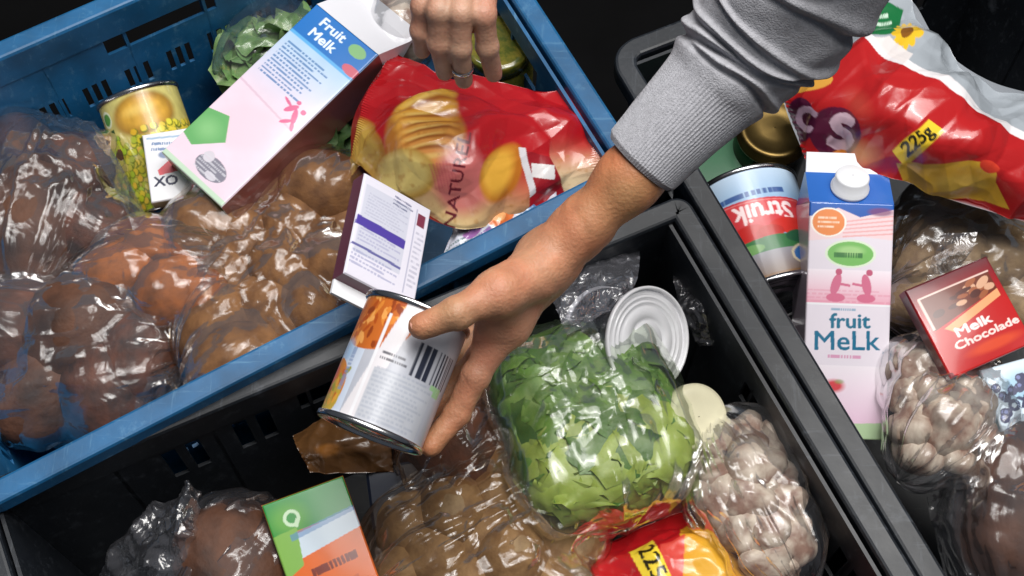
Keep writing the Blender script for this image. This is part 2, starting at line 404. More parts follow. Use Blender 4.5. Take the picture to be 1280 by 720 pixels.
# ------------------------------------------------------------------ builders for the goods
def catmull(P, n):
    """P (k,...) control rows -> n samples"""
    P = np.asarray(P, float); k = len(P); Q = np.concatenate([[2*P[0]-P[1]], P, [2*P[-1]-P[-2]]])
    t = np.linspace(0, k-1, n); i = np.minimum(t.astype(int), k-2); f = (t-i).reshape(-1, *([1]*(P.ndim-1)))
    a, b, c, d = Q[i], Q[i+1], Q[i+2], Q[i+3]
    return .5*((2*b)+(c-a)*f+(2*a-5*b+4*c-d)*f**2+(3*b-a-3*c+d)*f**3)
def surface(rows, nu, nv):
    """rows[r][c] = (px,py,z); dense sheet and its sketch coordinates"""
    R = np.array(rows, float)
    G = catmull(R, nv); G = np.swapaxes(catmull(np.swapaxes(G, 0, 1), nu), 0, 1)
    return at_arr(G[..., 0], G[..., 1], G[..., 2]), G[..., :2]
def at_arr(px, py, z):
    d = FW+RT*((px-640)/F)[..., None]+UP*((360-py)/F)[..., None]
    return cam_pos+d*((z-cam_pos[2])/d[..., 2])[..., None]
def normals(P):
    du = np.gradient(P, axis=1); dv = np.gradient(P, axis=0); n = np.cross(du, dv); n /= np.linalg.norm(n, axis=-1)[..., None]+1e-12
    if n[..., 2].mean() < 0: n = -n
    return n
def centred(V):
    V = np.asarray(V, float); c = (V.min(0)+V.max(0))/2; c[2] = V[:, 2].min(); return V-c, c
def pouch(name, label, cat, rows, board, nu, nv, thick, m, back=(170, 170, 175), crum=.004, csc=22., seed=1, flat=.12, group=None, floor=.008, sharp=2):
    """sealed bag: painted upper sheet, lower sheet, crumpled"""
    P, U = surface(rows, nu, nv); n = normals(P)
    u = np.linspace(0, 1, nu)[None, :]; v = np.linspace(0, 1, nv)[:, None]
    prof = np.clip(np.minimum(np.minimum(u, 1-u)/flat, np.minimum(v, 1-v)/flat), 0, 1); prof = np.sin(prof*np.pi/2)
    q = ridge(P*csc, sharp, seed)-.55; q2 = fbm(P*csc*.6, 2, seed+5)-.4
    cr = folds(P, csc*2.2, seed+40, 10)
    Pt = P+n*(crum*(q*.45+q2*.8+.85*cr))[..., None]
    Pt = Pt+n*(.0007*np.sin(v*260)*np.clip(1-np.minimum(u, 1-u)/.035, 0, 1))[..., None]
    th = thick*prof+.0008
    Pb = P-n*(th*1.0)[..., None]-np.array([0, 0, 1])*(thick*.3*prof)[..., None]+n*(crum*.4*q2)[..., None]
    Pb[..., 2] = np.maximum(Pb[..., 2], floor)
    col = board.get(U[..., 0], U[..., 1]).reshape(-1, 3)
    V1 = Pt.reshape(-1, 3); st = 3
    ju = np.unique(np.append(np.arange(0, nu, st), nu-1)); jv = np.unique(np.append(np.arange(0, nv, st), nv-1))
    B = Pb[np.ix_(jv, ju)]; V2 = B.reshape(-1, 3); f1 = gridF(nv, nu); f2 = gridF(len(jv), len(ju))[:, ::-1]+len(V1)
    # seam: strip of quads joining the borders at the coarse stations
    Fs = f1.tolist()+f2.tolist(); k = len(V1); nb = len(ju)
    for a, b, ia, ib in [(ju[i], ju[i+1], i, i+1) for i in range(len(ju)-1)]:
        Fs.append([*range(a, b+1)]+[k+ib, k+ia]); r = (nv-1)*nu; rb = k+(len(jv)-1)*nb
        Fs.append([rb+ia, rb+ib]+[r+x for x in range(b, a-1, -1)])
    for a, b, ia, ib in [(jv[i], jv[i+1], i, i+1) for i in range(len(jv)-1)]:
        Fs.append([x*nu for x in range(b, a-1, -1)]+[k+ia*nb, k+ib*nb])
        Fs.append([x*nu+nu-1 for x in range(a, b+1)]+[k+ib*nb+nb-1, k+ia*nb+nb-1])
    V = np.concatenate([V1, V2]); C = np.concatenate([col, np.tile(lin(back), (len(V2), 1))])
    V, c = centred(V); o = obj(name, V, Fs, m, None, True, C); o.location = c
    return tag(o, label, cat, group)

def box_pack(name, label, cat, q, board, nu, nv, thick, side, m=None, wh=None, bulge=.001, bottom=None, right=None, part='body', group=None, bh=None):
    """flat-faced pack: q = four sketch corners (px,py,z) TL TR BR BL of its printed face"""
    tl, tr, br, bl = [p if isinstance(p, np.ndarray) else at(*p) for p in q]
    x = nrm((tr-tl)+(br-bl)); y = (tl-bl)+(tr-br); y = nrm(y-x*(x@y)); z = np.cross(x, y)
    c = (tl+tr+br+bl)/4
    w = (np.linalg.norm(tr-tl)+np.linalg.norm(br-bl))/2; h = (np.linalg.norm(tl-bl)+np.linalg.norm(tr-br))/2
    if wh: w, h = wh
    base = c-z*thick-y*h/2
    e = empty(name, mw=frame(base, x, y, z)); tag(e, label, cat, group)
    u = np.linspace(-1, 1, nu)[None, :].repeat(nv, 0); v = np.linspace(1, -1, nv)[:, None].repeat(nu, 1)
    edge = np.minimum((1-abs(u))*w/2, (1-abs(v))*h/2); r = .0016; rd = np.where(edge < r, r-np.sqrt(np.maximum(r*r-(r-edge)**2, 0)), 0)
    zz = thick+bulge*(1-u**2)*(1-v**2)-rd
    P = np.stack([u*w/2, (v+1)*h/2, zz], -1)
    col = board.get((u+1)/2*100, (1-v)/2*(bh or 100*h/w)).reshape(-1, 3)
    V = [P.reshape(-1, 3)]; C = [col]; Fs = gridF(nv, nu)[:, ::-1].tolist(); k = nu*nv
    t2 = thick-r
    sides = [((-w/2, 0, 0), (w/2, 0, 0), (w/2, 0, t2), (-w/2, 0, t2), bottom or side), ((w/2, 0, 0), (w/2, h, 0), (w/2, h, t2), (w/2, 0, t2), right or side),
             ((w/2, h, 0), (-w/2, h, 0), (-w/2, h, t2), (w/2, h, t2), side), ((-w/2, h, 0), (-w/2, 0, 0), (-w/2, 0, t2), (-w/2, h, t2), side),
             ((-w/2, 0, 0), (-w/2, h, 0), (w/2, h, 0), (w/2, 0, 0), side)]
    for a in sides:
        V.append(np.array(a[:4])); C.append(np.tile(lin(a[4]), (4, 1))); Fs.append([k, k+1, k+2, k+3]); k += 4
    o = obj(part, np.concatenate(V), Fs, m or M['paper'], e, False, np.concatenate(C))
    return e, w, h

def can(name, label, cat, p0, p1, face, r, board=None, nu=220, nv=140, group=None, lid='tin', body_m=None, both=True):
    """p0 bottom centre, p1 top centre, face = direction the middle of the label looks"""
    p0 = np.array(p0, float); p1 = np.array(p1, float); h = np.linalg.norm(p1-p0); z = (p1-p0)/h
    x = np.asarray(face, float); x = nrm(x-z*(x@z)); y = np.cross(z, x)
    e = empty(name, mw=frame(p0, x, y, z)); tag(e, label, cat, group)
    t = np.linspace(-np.pi, np.pi, nu, endpoint=False); zz = np.linspace(h-.004, .004, nv)
    T, Z = np.meshgrid(t, zz)
    rr = r-.0006
    P = np.stack([rr*np.cos(T), rr*np.sin(T), Z], -1)
    if board is not None:   # board: x = degrees from the middle (-180..180), y = 0 top .. 100 bottom
        col = board.get(np.degrees(T), (h-Z)/h*100).reshape(-1, 3)
        obj('label', P.reshape(-1, 3), gridF(nv, nu, wu=True), M['label'], e, True, col)
    else:
        V, f = lathe([(rr, .004)]+[(rr-.0007*(i % 2), .012+i*(h-.024)/24) for i in range(25)]+[(rr, h-.004)], 64); obj('body', V, f, body_m or M['tin'], e)
    for s in ((0, 1) if both else (1,)):
        sg = 1 if s else -1; zb = h if s else 0
        V, f = lathe([(rr, zb-sg*.0045), (r+.0010, zb-sg*.0040), (r+.0012, zb-sg*.0012), (r+.0006, zb), (r-.0010, zb), (r-.0016, zb-sg*.0010), (r-.0018, zb-sg*.0040)], 72)
        obj('rim', V, f, M[lid], e)
        pr = [(r-.0018, zb-sg*.0040), (r-.004, zb-sg*.0044)]
        for k, (a, dz) in enumerate(((.90, .0026), (.87, .0050), (.84, .0026), (.80, .0026), (.77, .0050), (.74, .0026), (.70, .0026), (.67, .0046), (.63, .0024), (.42, .0024), (.39, .0042), (.36, .0024), (.0, .0024))): pr.append((max(r*a, .0002), zb-sg*dz))
        V, f = lathe(pr, 72); obj('lid', V, f, M[lid], e)
    return e

_blob = {}
def blob_mesh(kind, var):
    """unit food shapes with shared meshes"""
    if (kind, var) in _blob: return _blob[(kind, var)]
    n = 28; t = np.linspace(0, 2*np.pi, n, endpoint=False); p = np.linspace(0.02, np.pi-.02, 18)
    Pp, T = np.meshgrid(p, t, indexing='ij')
    D = np.stack([np.sin(Pp)*np.cos(T), np.sin(Pp)*np.sin(T), np.cos(Pp)], -1)
    if kind == 'potato': R = 1+.28*(fbm(D*1.1+var*9, 3, var)-.45); V = D*R[..., None]
    elif kind == 'loaf':
        R = (np.abs(D[..., 0])**3+np.abs(D[..., 1])**3+np.abs(D[..., 2])**3)**(-1/3)*(1+.16*(fbm(D*1.6+var*5, 3, var)-.45)); V = D*R[..., None]
    else:   # garlic bulb: cloves round the axis and a drawn-up neck
        lobes = .92+.13*np.abs(np.cos(T*3.5+var))**.7*np.sin(Pp); R = np.sin(Pp)**.85*lobes
        z = np.cos(Pp)*.72; z = np.where(D[..., 2] > .72, z+(D[..., 2]-.72)*1.1, z)
        R = np.where(D[..., 2] > .72, np.minimum(R, .16+.9*(1-D[..., 2])**.7), R)
        V = np.stack([R*np.cos(T), R*np.sin(T), z], -1)*(1+.1*(fbm(D*2+var*3, 2, var)-.45))[..., None]
    me = bpy.data.meshes.new(kind); me.from_pydata(V.reshape(-1, 3).tolist(), [], gridF(18, n, wu=True).tolist())
    bm = bmesh.new(); bm.from_mesh(me); bmesh.ops.holes_fill(bm, edges=[x for x in bm.edges if x.is_boundary]); bm.to_mesh(me); bm.free()
    me.polygons.foreach_set('use_smooth', np.ones(len(me.polygons), bool))
    _blob[(kind, var)] = me
    return me
def food(name, kind, mname, label, cat, group, pos, size, rot, var=0):
    me = blob_mesh(kind, var).copy() if not blob_mesh(kind, var).materials else blob_mesh(kind, var)
    key = (kind, var, mname)
    if key not in _blob:
        me = blob_mesh(kind, var).copy(); me.materials.append(M[mname]); _blob[key] = me
    o = link(bpy.data.objects.new(name, _blob[key])); o.location = pos; o.scale = size; o.rotation_euler = rot
    R = np.array(o.rotation_euler.to_matrix())
    tag(o, label, cat, group)
    return (np.array(pos, float), R, np.array(size, float))
def folds(P, f, seed, k=8):
    """long straight creases in random directions that meet in flat facets, each only local"""
    r = np.random.default_rng(seed); d = 0
    for i in range(k):
        v = nrm(r.normal(size=3)); fr = f*r.uniform(.5, 1.3); x = P@v*fr+r.uniform(0, 9)
        x = x+.25*vnoise(P*f*.6+i*5, seed+i); t = np.abs((x % 2)-1)
        mk = np.clip((vnoise(P*f*.45+i*11, seed+50+i)-.42)*5, 0, 1); d = d+(np.maximum(t-.35, 0)*1.5-.45)*mk*r.choice([-1, 1, 1])
    return d/math.sqrt(k)*1.4
def film_bag(label, c, axes, half, ells, m='film', n=(150, 100), shrink=.85, wr=.005, seed=1, p=2.5, floor=.008, name='plastic_bag', group=None, gap=.0025, rib=.15, endw=.6):
    """closed clear bag that clings to what is inside; axes columns x,y,z (z = run of the bag)"""
    nu, nv = n; t = np.linspace(0, 2*np.pi, nu, endpoint=False); ph = np.linspace(.01, np.pi-.01, nv)
    Ph, T = np.meshgrid(ph, t, indexing='ij')
    D = np.stack([np.sin(Ph)*np.cos(T), np.sin(Ph)*np.sin(T), np.cos(Ph)], -1)
    rb = ((np.abs(D)/np.array(half))**p).sum(-1)**(-1/p)
    A = np.array(axes, float); Dw = D@A.T
    tm = np.zeros_like(rb)
    for (ec, R, sz) in ells:
        o = (np.array(c)-ec)@R/sz; d = (Dw@R)/sz
        a = (d*d).sum(-1); b = (d*o).sum(-1); cc = o@o-1; disc = b*b-a*cc
        tm = np.maximum(tm, np.where(disc > 0, (-b+np.sqrt(np.maximum(disc, 0)))/a, 0))
    td = tm.copy()
    for sh in range(1, 6):
        for a_ in (0, 1):
            for g_ in (-sh, sh): td = np.maximum(td, (np.roll(tm, g_, 1) if a_ else np.roll(np.pad(tm, ((6, 6), (0, 0)), 'edge'), g_, 0)[6:-6])-.0006*sh)
    r = np.maximum(td+gap, rb*shrink)
    for _ in range(8):
        q = np.pad(r, ((1, 1), (0, 0)), 'edge'); r = np.maximum((r*2+np.roll(r, 1, 1)+np.roll(r, -1, 1)+q[2:]+q[:-2])/6, tm+gap*.6)
    Nz = np.stack([np.cos(T)*2.2, np.sin(T)*2.2, Ph*1.0], -1)
    w1 = ridge(Nz*.9+seed*7.3, 2, seed)-.5
    w2 = np.abs(vnoise(Nz*np.array([2.6, 2.6, .8])+seed*3.1, seed+3)*2-1)
    end = (np.abs(np.cos(Ph))**4)
    X = Dw*np.array(half).mean(); w3 = folds(X, 60, seed+2, 14)
    r = r+wr*.6*np.maximum(w1, -.3)+wr*np.maximum(1-w2*2.2, 0)*(rib*np.sin(Ph)**2+endw*end)+wr*.55*w3
    P = np.array(c)+Dw*r[..., None]; P[..., 2] = np.maximum(P[..., 2], floor)
    V, cc = centred(P.reshape(-1, 3)); o = obj(name, V, gridF(nv, nu, wu=True), M[m]); o.location = cc
    return tag(o, label, 'plastic bag', group)
def film_sheet(label, rows, nu, nv, crum=.008, csc=28., seed=1, m='film_scrap', group=None, name='plastic_wrap', floor=.008):
    P, U = surface(rows, nu, nv); n = normals(P)
    q = ridge(P*csc, 3, seed)-.5; q2 = ridge(P*csc*2.3*np.array([1, .5, 1]), 2, seed+9)-.5
    P = P+n*(crum*(q+.4*q2))[..., None]; P[..., 2] = np.maximum(P[..., 2], floor)
    V, c = centred(P.reshape(-1, 3)); o = obj(name, V, gridF(nv, nu), M[m]); o.location = c
    return tag(o, label, 'plastic wrap', group)
def axes_px(a, b, z, zb=None):
    """z axis from sketch point a to b at height z; returns columns x,y,z"""
    zz = nrm(at(*b, z if zb is None else zb)-at(*a, z)); y = nrm(np.cross(zz, [0, 0, 1.])); x = np.cross(y, zz)
    return np.stack([x, y, zz], 1)
rr3 = lambda: tuple(rng.uniform(0, 6.28, 3))

# ------------------------------------------------------------------ goods in the blue crate
# bread loaves in bags
def rolls(pts, mname, label, group, sd, lab='bread_roll'):
    r = np.random.default_rng(sd); out = []
    for k, (x, y, z, q) in enumerate(pts):
        out.append(food(lab, 'potato', mname[k % len(mname)], label, 'bread', group, at(x, y, z), np.array([1.15, .9, .85])*q*r.uniform(.92, 1.08), (r.uniform(-.3, .3), r.uniform(-.3, .3), r.uniform(0, 3)), k % 3))
    return out
l1 = rolls([(20, 205, .085, .050), (92, 215, .092, .044), (40, 285, .095, .054), (112, 290, .09, .042)], ['bread', 'bread_red'], 'dark brown roll in the clear bag beside the corn and pea can', 'rolls beside the corn can', 3)
film_bag('clear glossy bag of dark rolls beside the corn and pea can', at(62, 256, .085), axes_px((30, 370), (95, 150), .09), (.064, .072, .085), l1, 'film_thick', (190, 130), .95, .008, 3, rib=.3)
l2 = rolls([(35, 420, .085, .055), (110, 410, .098, .054), (175, 440, .09, .046), (60, 482, .08, .050), (135, 486, .085, .046)], ['bread_red', 'bread'], 'reddish brown roll in the bag against the blue front wall', 'rolls against the blue front wall', 4)
film_bag('clear crinkled bag of reddish rolls against the blue front wall', at(112, 440, .08), axes_px((10, 450), (225, 435), .08), (.062, .076, .088), l2, 'film_thick', (190, 130), .95, .008, 5, rib=.3)
film_sheet('loose crumpled film tail below the raisin loaf in the blue crate', [[(30, 490, .10), (110, 490, .12), (190, 470, .12), (240, 450, .11)], [(40, 530, .08), (120, 530, .10), (200, 505, .10), (245, 480, .09)], [(80, 575, .03), (140, 560, .04), (205, 530, .05), (240, 505, .05)]], 70, 50, .012, 24, 4)
film_sheet('flat grey seam of film sticking out from the dark loaf bag', [[(95, 150, .13), (118, 152, .13)], [(125, 205, .145), (150, 205, .14)], [(160, 270, .145), (185, 275, .14)], [(168, 298, .14), (186, 300, .135)]], 14, 60, .002, 30, 6, 'film_thick')
# sweet potatoes under film
el = []
for k, (x, y, z, s) in enumerate(((150, 345, .115, (.040, .030, .030)), (215, 365, .125, (.034, .030, .030)), (258, 378, .118, (.030, .034, .030)), (190, 310, .115, (.040, .028, .028)), (240, 320, .11, (.036, .026, .028)))):
    el.append(food('sweet_potato', 'potato', 'sweet', 'orange sweet potato in the bag between the loaves and potatoes', 'sweet potato', 'sweet potatoes in the blue crate', at(x, y, z), s, (0, 0, rng.uniform(-.4, .9)), k % 3))
film_bag('amber tinted bag of sweet potatoes between the loaves and the potatoes', at(205, 342, .11), axes_px((110, 350), (300, 340), .11), (.048, .052, .072), el, 'film_thick', (170, 120), shrink=.92, wr=.006, seed=8, rib=.25)
# potatoes
el = []
pts = [(285, 262), (345, 235), (405, 235), (425, 285), (370, 285), (310, 310), (410, 330), (355, 335), (295, 360), (335, 385), (395, 385), (275, 415), (330, 430), (370, 415), (300, 455), (435, 345), (255, 290)]
for k, (x, y) in enumerate(pts):
    s = np.array([.042, .034, .031])*rng.uniform(.85, 1.15)
    el.append(food('potato', 'potato', 'potato', 'brown potato in the bag under the pink drink carton', 'potato', 'potatoes in the blue crate bag', at(x, y, .115+rng.uniform(-.012, .012)-.0001*(max(0, y-380))), s, (rng.uniform(-.4, .4), rng.uniform(-.4, .4), rng.uniform(0, 3)), k % 3))
film_bag('large clear bag of brown potatoes along the blue front wall', at(345, 335, .10), axes_px((260, 440), (430, 230), .1), (.06, .075, .118), el, 'film_brown', (220, 150), .88, .007, 11, rib=.25)

# can of corn and peas
b = Board(-180, 0, 180, 100, 2.2, (196, 176, 88))
b.grad((0, 0), (206, 196, 120), (0, 100), (170, 150, 60))
b.ell(10, 22, 104, 38, (150, 110, 40), 0, 1., .2); b.ell(10, 21, 94, 32, (208, 160, 62), 0, 1., .4); b.ell(4, 18, 60, 12, (226, 190, 98), 0, .8, .7); b.noise(.5, .12, 4)
r2 = np.random.default_rng(2)
for k in range(420):
    x = r2.uniform(-80, 90); y = r2.uniform(34, 100)
    c = (150+r2.integers(0, 60), 160+r2.integers(0, 30), 40+r2.integers(0, 30)) if x < 0 else (224, 196+r2.integers(0, 20), 70)
    b.ell(x, y, 11, 6.5, (96, 108, 30)); b.ell(x-.6, y-.5, 9, 5.4, c)
b.ell(-52, 16, 22, 14, (226, 232, 200)); b.ell(-52, 16, 17, 10, (88, 150, 66)); b.rect(-54, 30, 20, 10, (40, 80, 40)); b.rect(-5, 70, 6, 60, (60, 66, 26))
b.soft()
p0 = at(222, 262, .055); pt = p0+nrm(UP*.93-RT*.33)*.112
can('food_can', 'can with yellow corn and green peas on its label', 'can', p0, pt, -FW+UP*.1, .0375, b)

# small white box with XO
b = Board(0, 0, 100, 110, 6, (222, 222, 226))
b.lines(42, 30, 56, 22, 2, (70, 110, 160), 8, .85); b.ell(36, 46, 26, 16, (66, 100, 150), 8, .8, .3); b.rect(42, 12, 70, 4, (150, 175, 200), 4)
b.poly([(20, 74), (40, 60), (74, 58), (100, 66), (100, 78), (22, 84)], (206, 84, 92)); b.text('XO', 32, 96, 25, (16, 22, 60), 3, .04, 1.15); b.soft()
box_pack('food_box', 'small white box printed XO in bold, lying on the pea can', 'box', [(172, 170, .140), (242, 158, .140), (260, 242, .125), (194, 252, .125)], b, 90, 100, .018, (176, 160, 120), bottom=(196, 178, 140))

# pink and blue drink carton lying across
def gable(e, w, h, th, m_side, col, seam=.012):
    """folded top of a carton beyond its upper end (y=h)"""
    V = np.array([(-w/2, h, .001), (w/2, h, .001), (w/2, h, th-.001), (-w/2, h, th-.001), (-w/2, h+w*.42, th*.5-.002), (w/2, h+w*.42, th*.5-.002), (w/2, h+w*.42, th*.5+.002), (-w/2, h+w*.42, th*.5+.002),
                  (-w/2, h+w*.42+seam, th*.5-.0015), (w/2, h+w*.42+seam, th*.5-.0015), (w/2, h+w*.42+seam, th*.5+.0015), (-w/2, h+w*.42+seam, th*.5+.0015)])
    Fs = [[3, 2, 6, 7], [1, 0, 4, 5], [0, 3, 7, 4], [2, 1, 5, 6], [7, 6, 10, 11], [5, 4, 8, 9], [4, 7, 11, 8], [6, 5, 9, 10], [8, 11, 10, 9]]
    return obj('gable_top', V, Fs, M['gloss'], e, False, np.tile(lin(col), (12, 1)))
b = Board(0, 0, 100, 290, 4, (226, 206, 220))
b.grad((0, 20), (150, 205, 236), (0, 150), (228, 208, 222)); b.noise(.12, .05, 3)
b.rect(50, 24, 100, 50, (28, 112, 190)); b.rect(50, 50, 100, 5, (90, 170, 226))
b.text('Fruit', 40, 14, 20, (226, 240, 250), 0, .02); b.text('Melk', 40, 34, 20, (226, 240, 250), 0, .02); b.ell(80, 16, 24, 18, (128, 180, 120)); b.ell(92, 42, 26, 14, (200, 90, 110))
b.lines(44, 92, 70, 60, 11, (40, 110, 170), 0, .8)
b.ell(50, 190, 88, 80, (236, 200, 214), 0, .8, .4); b.rect(50, 150, 100, 3, (204, 170, 190), 6, .6)
for x, y, w, hh, a in ((74, 132, 7, 20, 30), (84, 138, 7, 22, -25), (66, 128, 16, 4, 20), (88, 126, 7, 7, 0), (76, 120, 6, 6, 0), (80, 150, 5, 16, 40), (90, 150, 5, 14, -30)): b.ell(x, y, w, hh, (214, 96, 140), a)
b.poly([(0, 204), (28, 194), (48, 224), (20, 256), (0, 250)], (104, 170, 104)); b.ell(20, 226, 44, 44, (140, 196, 132), 0, .7, .8); b.ell(58, 262, 44, 30, (128, 126, 140)); b.ell(46, 252, 14, 16, (206, 200, 210)); b.ell(64, 270, 16, 10, (200, 196, 206)); b.lines(58, 262, 40, 26, 5, (206, 206, 214), 0, .7)
b.rect(50, 286, 100, 8, (190, 214, 190)); b.soft()
q = [(392, 4, .192), (479, 70, .192), (270, 256, .160), (205, 190, .160)]
e, w, h = box_pack('drink_carton', 'pink and blue drink carton lying across the potatoes in the blue crate', 'carton', q, b, 110, 300, .05, (110, 60, 60), M['gloss'], right=(120, 66, 62), bottom=(92, 130, 70), bh=290)
gable(e, w, h, .05, None, (226, 226, 232))

# green leafy bag behind the carton, and a pale cabbage
def leaf_mesh(seed, cols, wide=False):
    nu, nv = 11, 15; u = np.linspace(-1, 1, nu)[None, :].repeat(nv, 0); v = np.linspace(0, 1, nv)[:, None].repeat(nu, 1)
    r = np.random.default_rng(seed); wd = np.sin(np.pi*np.clip(v*.86+.12, 0, 1))**.7*(.42+.14*r.random())
    x = u*wd; y = v-.5
    ruf = .09*np.abs(u)**2*np.sin(v*r.uniform(9, 17)+u*2+seed)+.05*(fbm(np.stack([u*2, v*3, u*0+seed], -1), 3, seed)-.45)
    z = ruf+.20*u**2*r.uniform(-.6, 1)-.35*(v-.5)**2*r.uniform(-.5, 1)-.02*np.exp(-(u/.12)**2)
    if wide:
        x = x*1.5; z = ruf*.8-.34*(x*x+y*y)-.02*np.exp(-(u/.12)**2)
    P = np.stack([x, y, z], -1); mid = np.exp(-(u/.13)**2)*(1-v*.7)+.25*np.exp(-((np.abs(u)*3-v*7) % 1.4/.3)**2)*.6
    mid = np.clip(mid, 0, 1)[..., None]; t = v[..., None]
    C = (lin(cols[0])*(1-t)+lin(cols[1])*t)*(1-mid)+lin(cols[2])*mid
    me = bpy.data.meshes.new('leaf'); me.from_pydata(P.reshape(-1, 3).tolist(), [], gridF(nv, nu).tolist())
    a = me.color_attributes.new('print', 'FLOAT_COLOR', 'POINT'); c = np.ones((nu*nv, 4), np.float32); c[:, :3] = C.reshape(-1, 3); a.data.foreach_set('color', c.ravel())
    me.polygons.foreach_set('use_smooth', np.ones(len(me.polygons), bool)); me.materials.append(M['leaf']); return me
M['leaf'] = mat('lettuce_leaf', (255, 255, 255), .42, attr=True, var=.25, vscale=50, bump=.4, bscale=110, sss=.1)
def leaf_verts(seed, cols):
    """one torn lettuce leaf: broad, ruffled, with a pale rib and side veins"""
    nu, nv = 11, 13; r = np.random.default_rng(seed); u = np.linspace(-1, 1, nu)[None, :].repeat(nv, 0); v = np.linspace(0, 1, nv)[:, None].repeat(nu, 1)
    rag = .75+.5*vnoise(np.stack([np.sign(u)*3, v*7, v*0+seed], -1), seed)
    x = u*np.sin(np.pi*np.clip(v*.8+.16, 0, 1))**.6*.55*np.where(np.abs(u) > .9, rag, 1); y = (v-.5)*r.uniform(.8, 1.15)+.06*u*u*r.uniform(-1, 1)
    z = .16*np.abs(u)**1.5*np.sin(v*r.uniform(8, 15)+np.sign(u)*1.3+seed)+.10*(fbm(np.stack([u*2.2, v*3.2, u*0+seed], -1), 3, seed)-.45)-.25*(v-.5)**2*r.uniform(-1, 1.5)-.04*np.exp(-(u/.15)**2)
    vein = np.exp(-(u/.14)**2)*(1-.6*v)+.45*np.exp(-((((np.abs(u)*1.1-v)*5) % 1-.5)/.13)**2)*(np.abs(u) > .1)
    tone = (fbm(np.stack([u*1.5, v*2, u*0+seed*3], -1), 3, seed+2)-.45)[..., None]
    vein = np.clip(vein, 0, 1)[..., None]; C = (lin(cols[0])*(1-v[..., None])+lin(cols[1])*v[..., None])*(1+.9*tone)*(1-.8*vein)+lin(cols[2])*.8*vein
    return np.stack([x, y, z], -1).reshape(-1, 3), np.clip(C, 0, 1).reshape(-1, 3)
def leaves(name, label, cat, c, spots, seed, cols):
    e = empty(name, c); tag(e, label, cat); r = np.random.default_rng(seed); ms = [leaf_mesh(seed*10+k, cols[k % len(cols)]) for k in range(8)]
    for k, (p, sz, kind) in enumerate(spots):
        cand = [i for i in range(8) if kind is None or i % len(cols) == kind]
        o = link(bpy.data.objects.new('leaf', ms[cand[r.integers(len(cand))]]), e); o.location = np.array(p)-np.array(c); s = sz*r.uniform(.8, 1.2); o.scale = (s, s, s)
        o.rotation_euler = (r.uniform(-.45, .6), r.uniform(-.5, .5), r.uniform(0, 6.28))
    return e
GC = [((80, 118, 42), (68, 106, 34), (140, 166, 88)), ((104, 140, 54), (86, 124, 44), (160, 182, 104)), ((148, 162, 68), (154, 168, 74), (180, 192, 112))]
sp = [(at(335+rng.uniform(-32, 32), 60+rng.uniform(-34, 30), .09+rng.uniform(-.01, .015)), .06, None) for k in range(16)]
leaves('leafy_greens', 'green leaves in a bag tucked behind the pink drink carton', 'vegetable', at(335, 60, .03), sp, 3, [((110, 150, 84), (84, 128, 66), (190, 206, 160)), ((130, 164, 100), (96, 140, 76), (200, 214, 170))])
film_bag('misty bag of green leaves tucked behind the pink drink carton', at(333, 60, .085), axes_px((300, 100), (365, 20), .09), (.036, .04, .055), [], 'film_thick', (80, 60), 1., .005, 17)
sp = [(at(408+rng.uniform(-26, 22), 178+rng.uniform(-30, 30), .115+rng.uniform(-.02, .012)), .055, None) for k in range(12)]
leaves('leafy_greens', 'dark green leaves wedged between the pink carton and red crisp bag', 'vegetable', at(408, 180, .05), sp, 4, [((44, 78, 38), (60, 90, 50), (140, 156, 110)), ((70, 98, 54), (50, 80, 40), (150, 166, 120))])

# red crisp bag NATUREL
b = Board(425, 50, 760, 295, 3, (176, 22, 30))
b.noise(.15, .02, 5)
b.grad((560, 150), (196, 40, 40), (520, 270), (222, 196, 140), mask=np.clip((b.Y-(175+.12*(b.X-440)))/60, 0, 1)*(b.X < 660))
b.grad((720, 160), (190, 30, 34), (720, 225), (226, 200, 160), mask=np.clip((b.Y-165)/50, 0, 1)*(b.X > 690))
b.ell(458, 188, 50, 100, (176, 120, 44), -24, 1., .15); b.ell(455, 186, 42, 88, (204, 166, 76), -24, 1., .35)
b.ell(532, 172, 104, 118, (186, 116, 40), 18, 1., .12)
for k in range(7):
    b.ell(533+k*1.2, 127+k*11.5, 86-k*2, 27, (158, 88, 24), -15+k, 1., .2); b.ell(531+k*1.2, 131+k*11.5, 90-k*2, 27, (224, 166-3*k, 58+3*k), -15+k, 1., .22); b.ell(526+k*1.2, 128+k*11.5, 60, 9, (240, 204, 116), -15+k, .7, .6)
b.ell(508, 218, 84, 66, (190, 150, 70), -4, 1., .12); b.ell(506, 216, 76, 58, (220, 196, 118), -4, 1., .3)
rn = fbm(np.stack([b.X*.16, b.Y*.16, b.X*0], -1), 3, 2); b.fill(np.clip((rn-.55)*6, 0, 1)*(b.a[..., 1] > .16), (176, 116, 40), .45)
b.ell(578, 225, 80, 100, (206, 112, 110), 10, .9, .3)
b.lines(556, 222, 40, 30, 8, (190, 80, 90), 80, .5)
b.text('NATUREL', 571, 226, 22, (104, 22, 40), -80, .008, 1.25)
b.ell(630, 212, 50, 92, (186, 110, 30), 28, 1., .15); b.ell(626, 213, 42, 82, (224, 168, 60), 28, 1., .4)
b.poly([(658, 185), (690, 195), (712, 252), (668, 240)], (150, 24, 34)); b.rect(680, 214, 27, 18, (226, 222, 222), 6); b.poly([(654, 180), (662, 182), (668, 240), (660, 246)], (214, 210, 214))
b.soft()
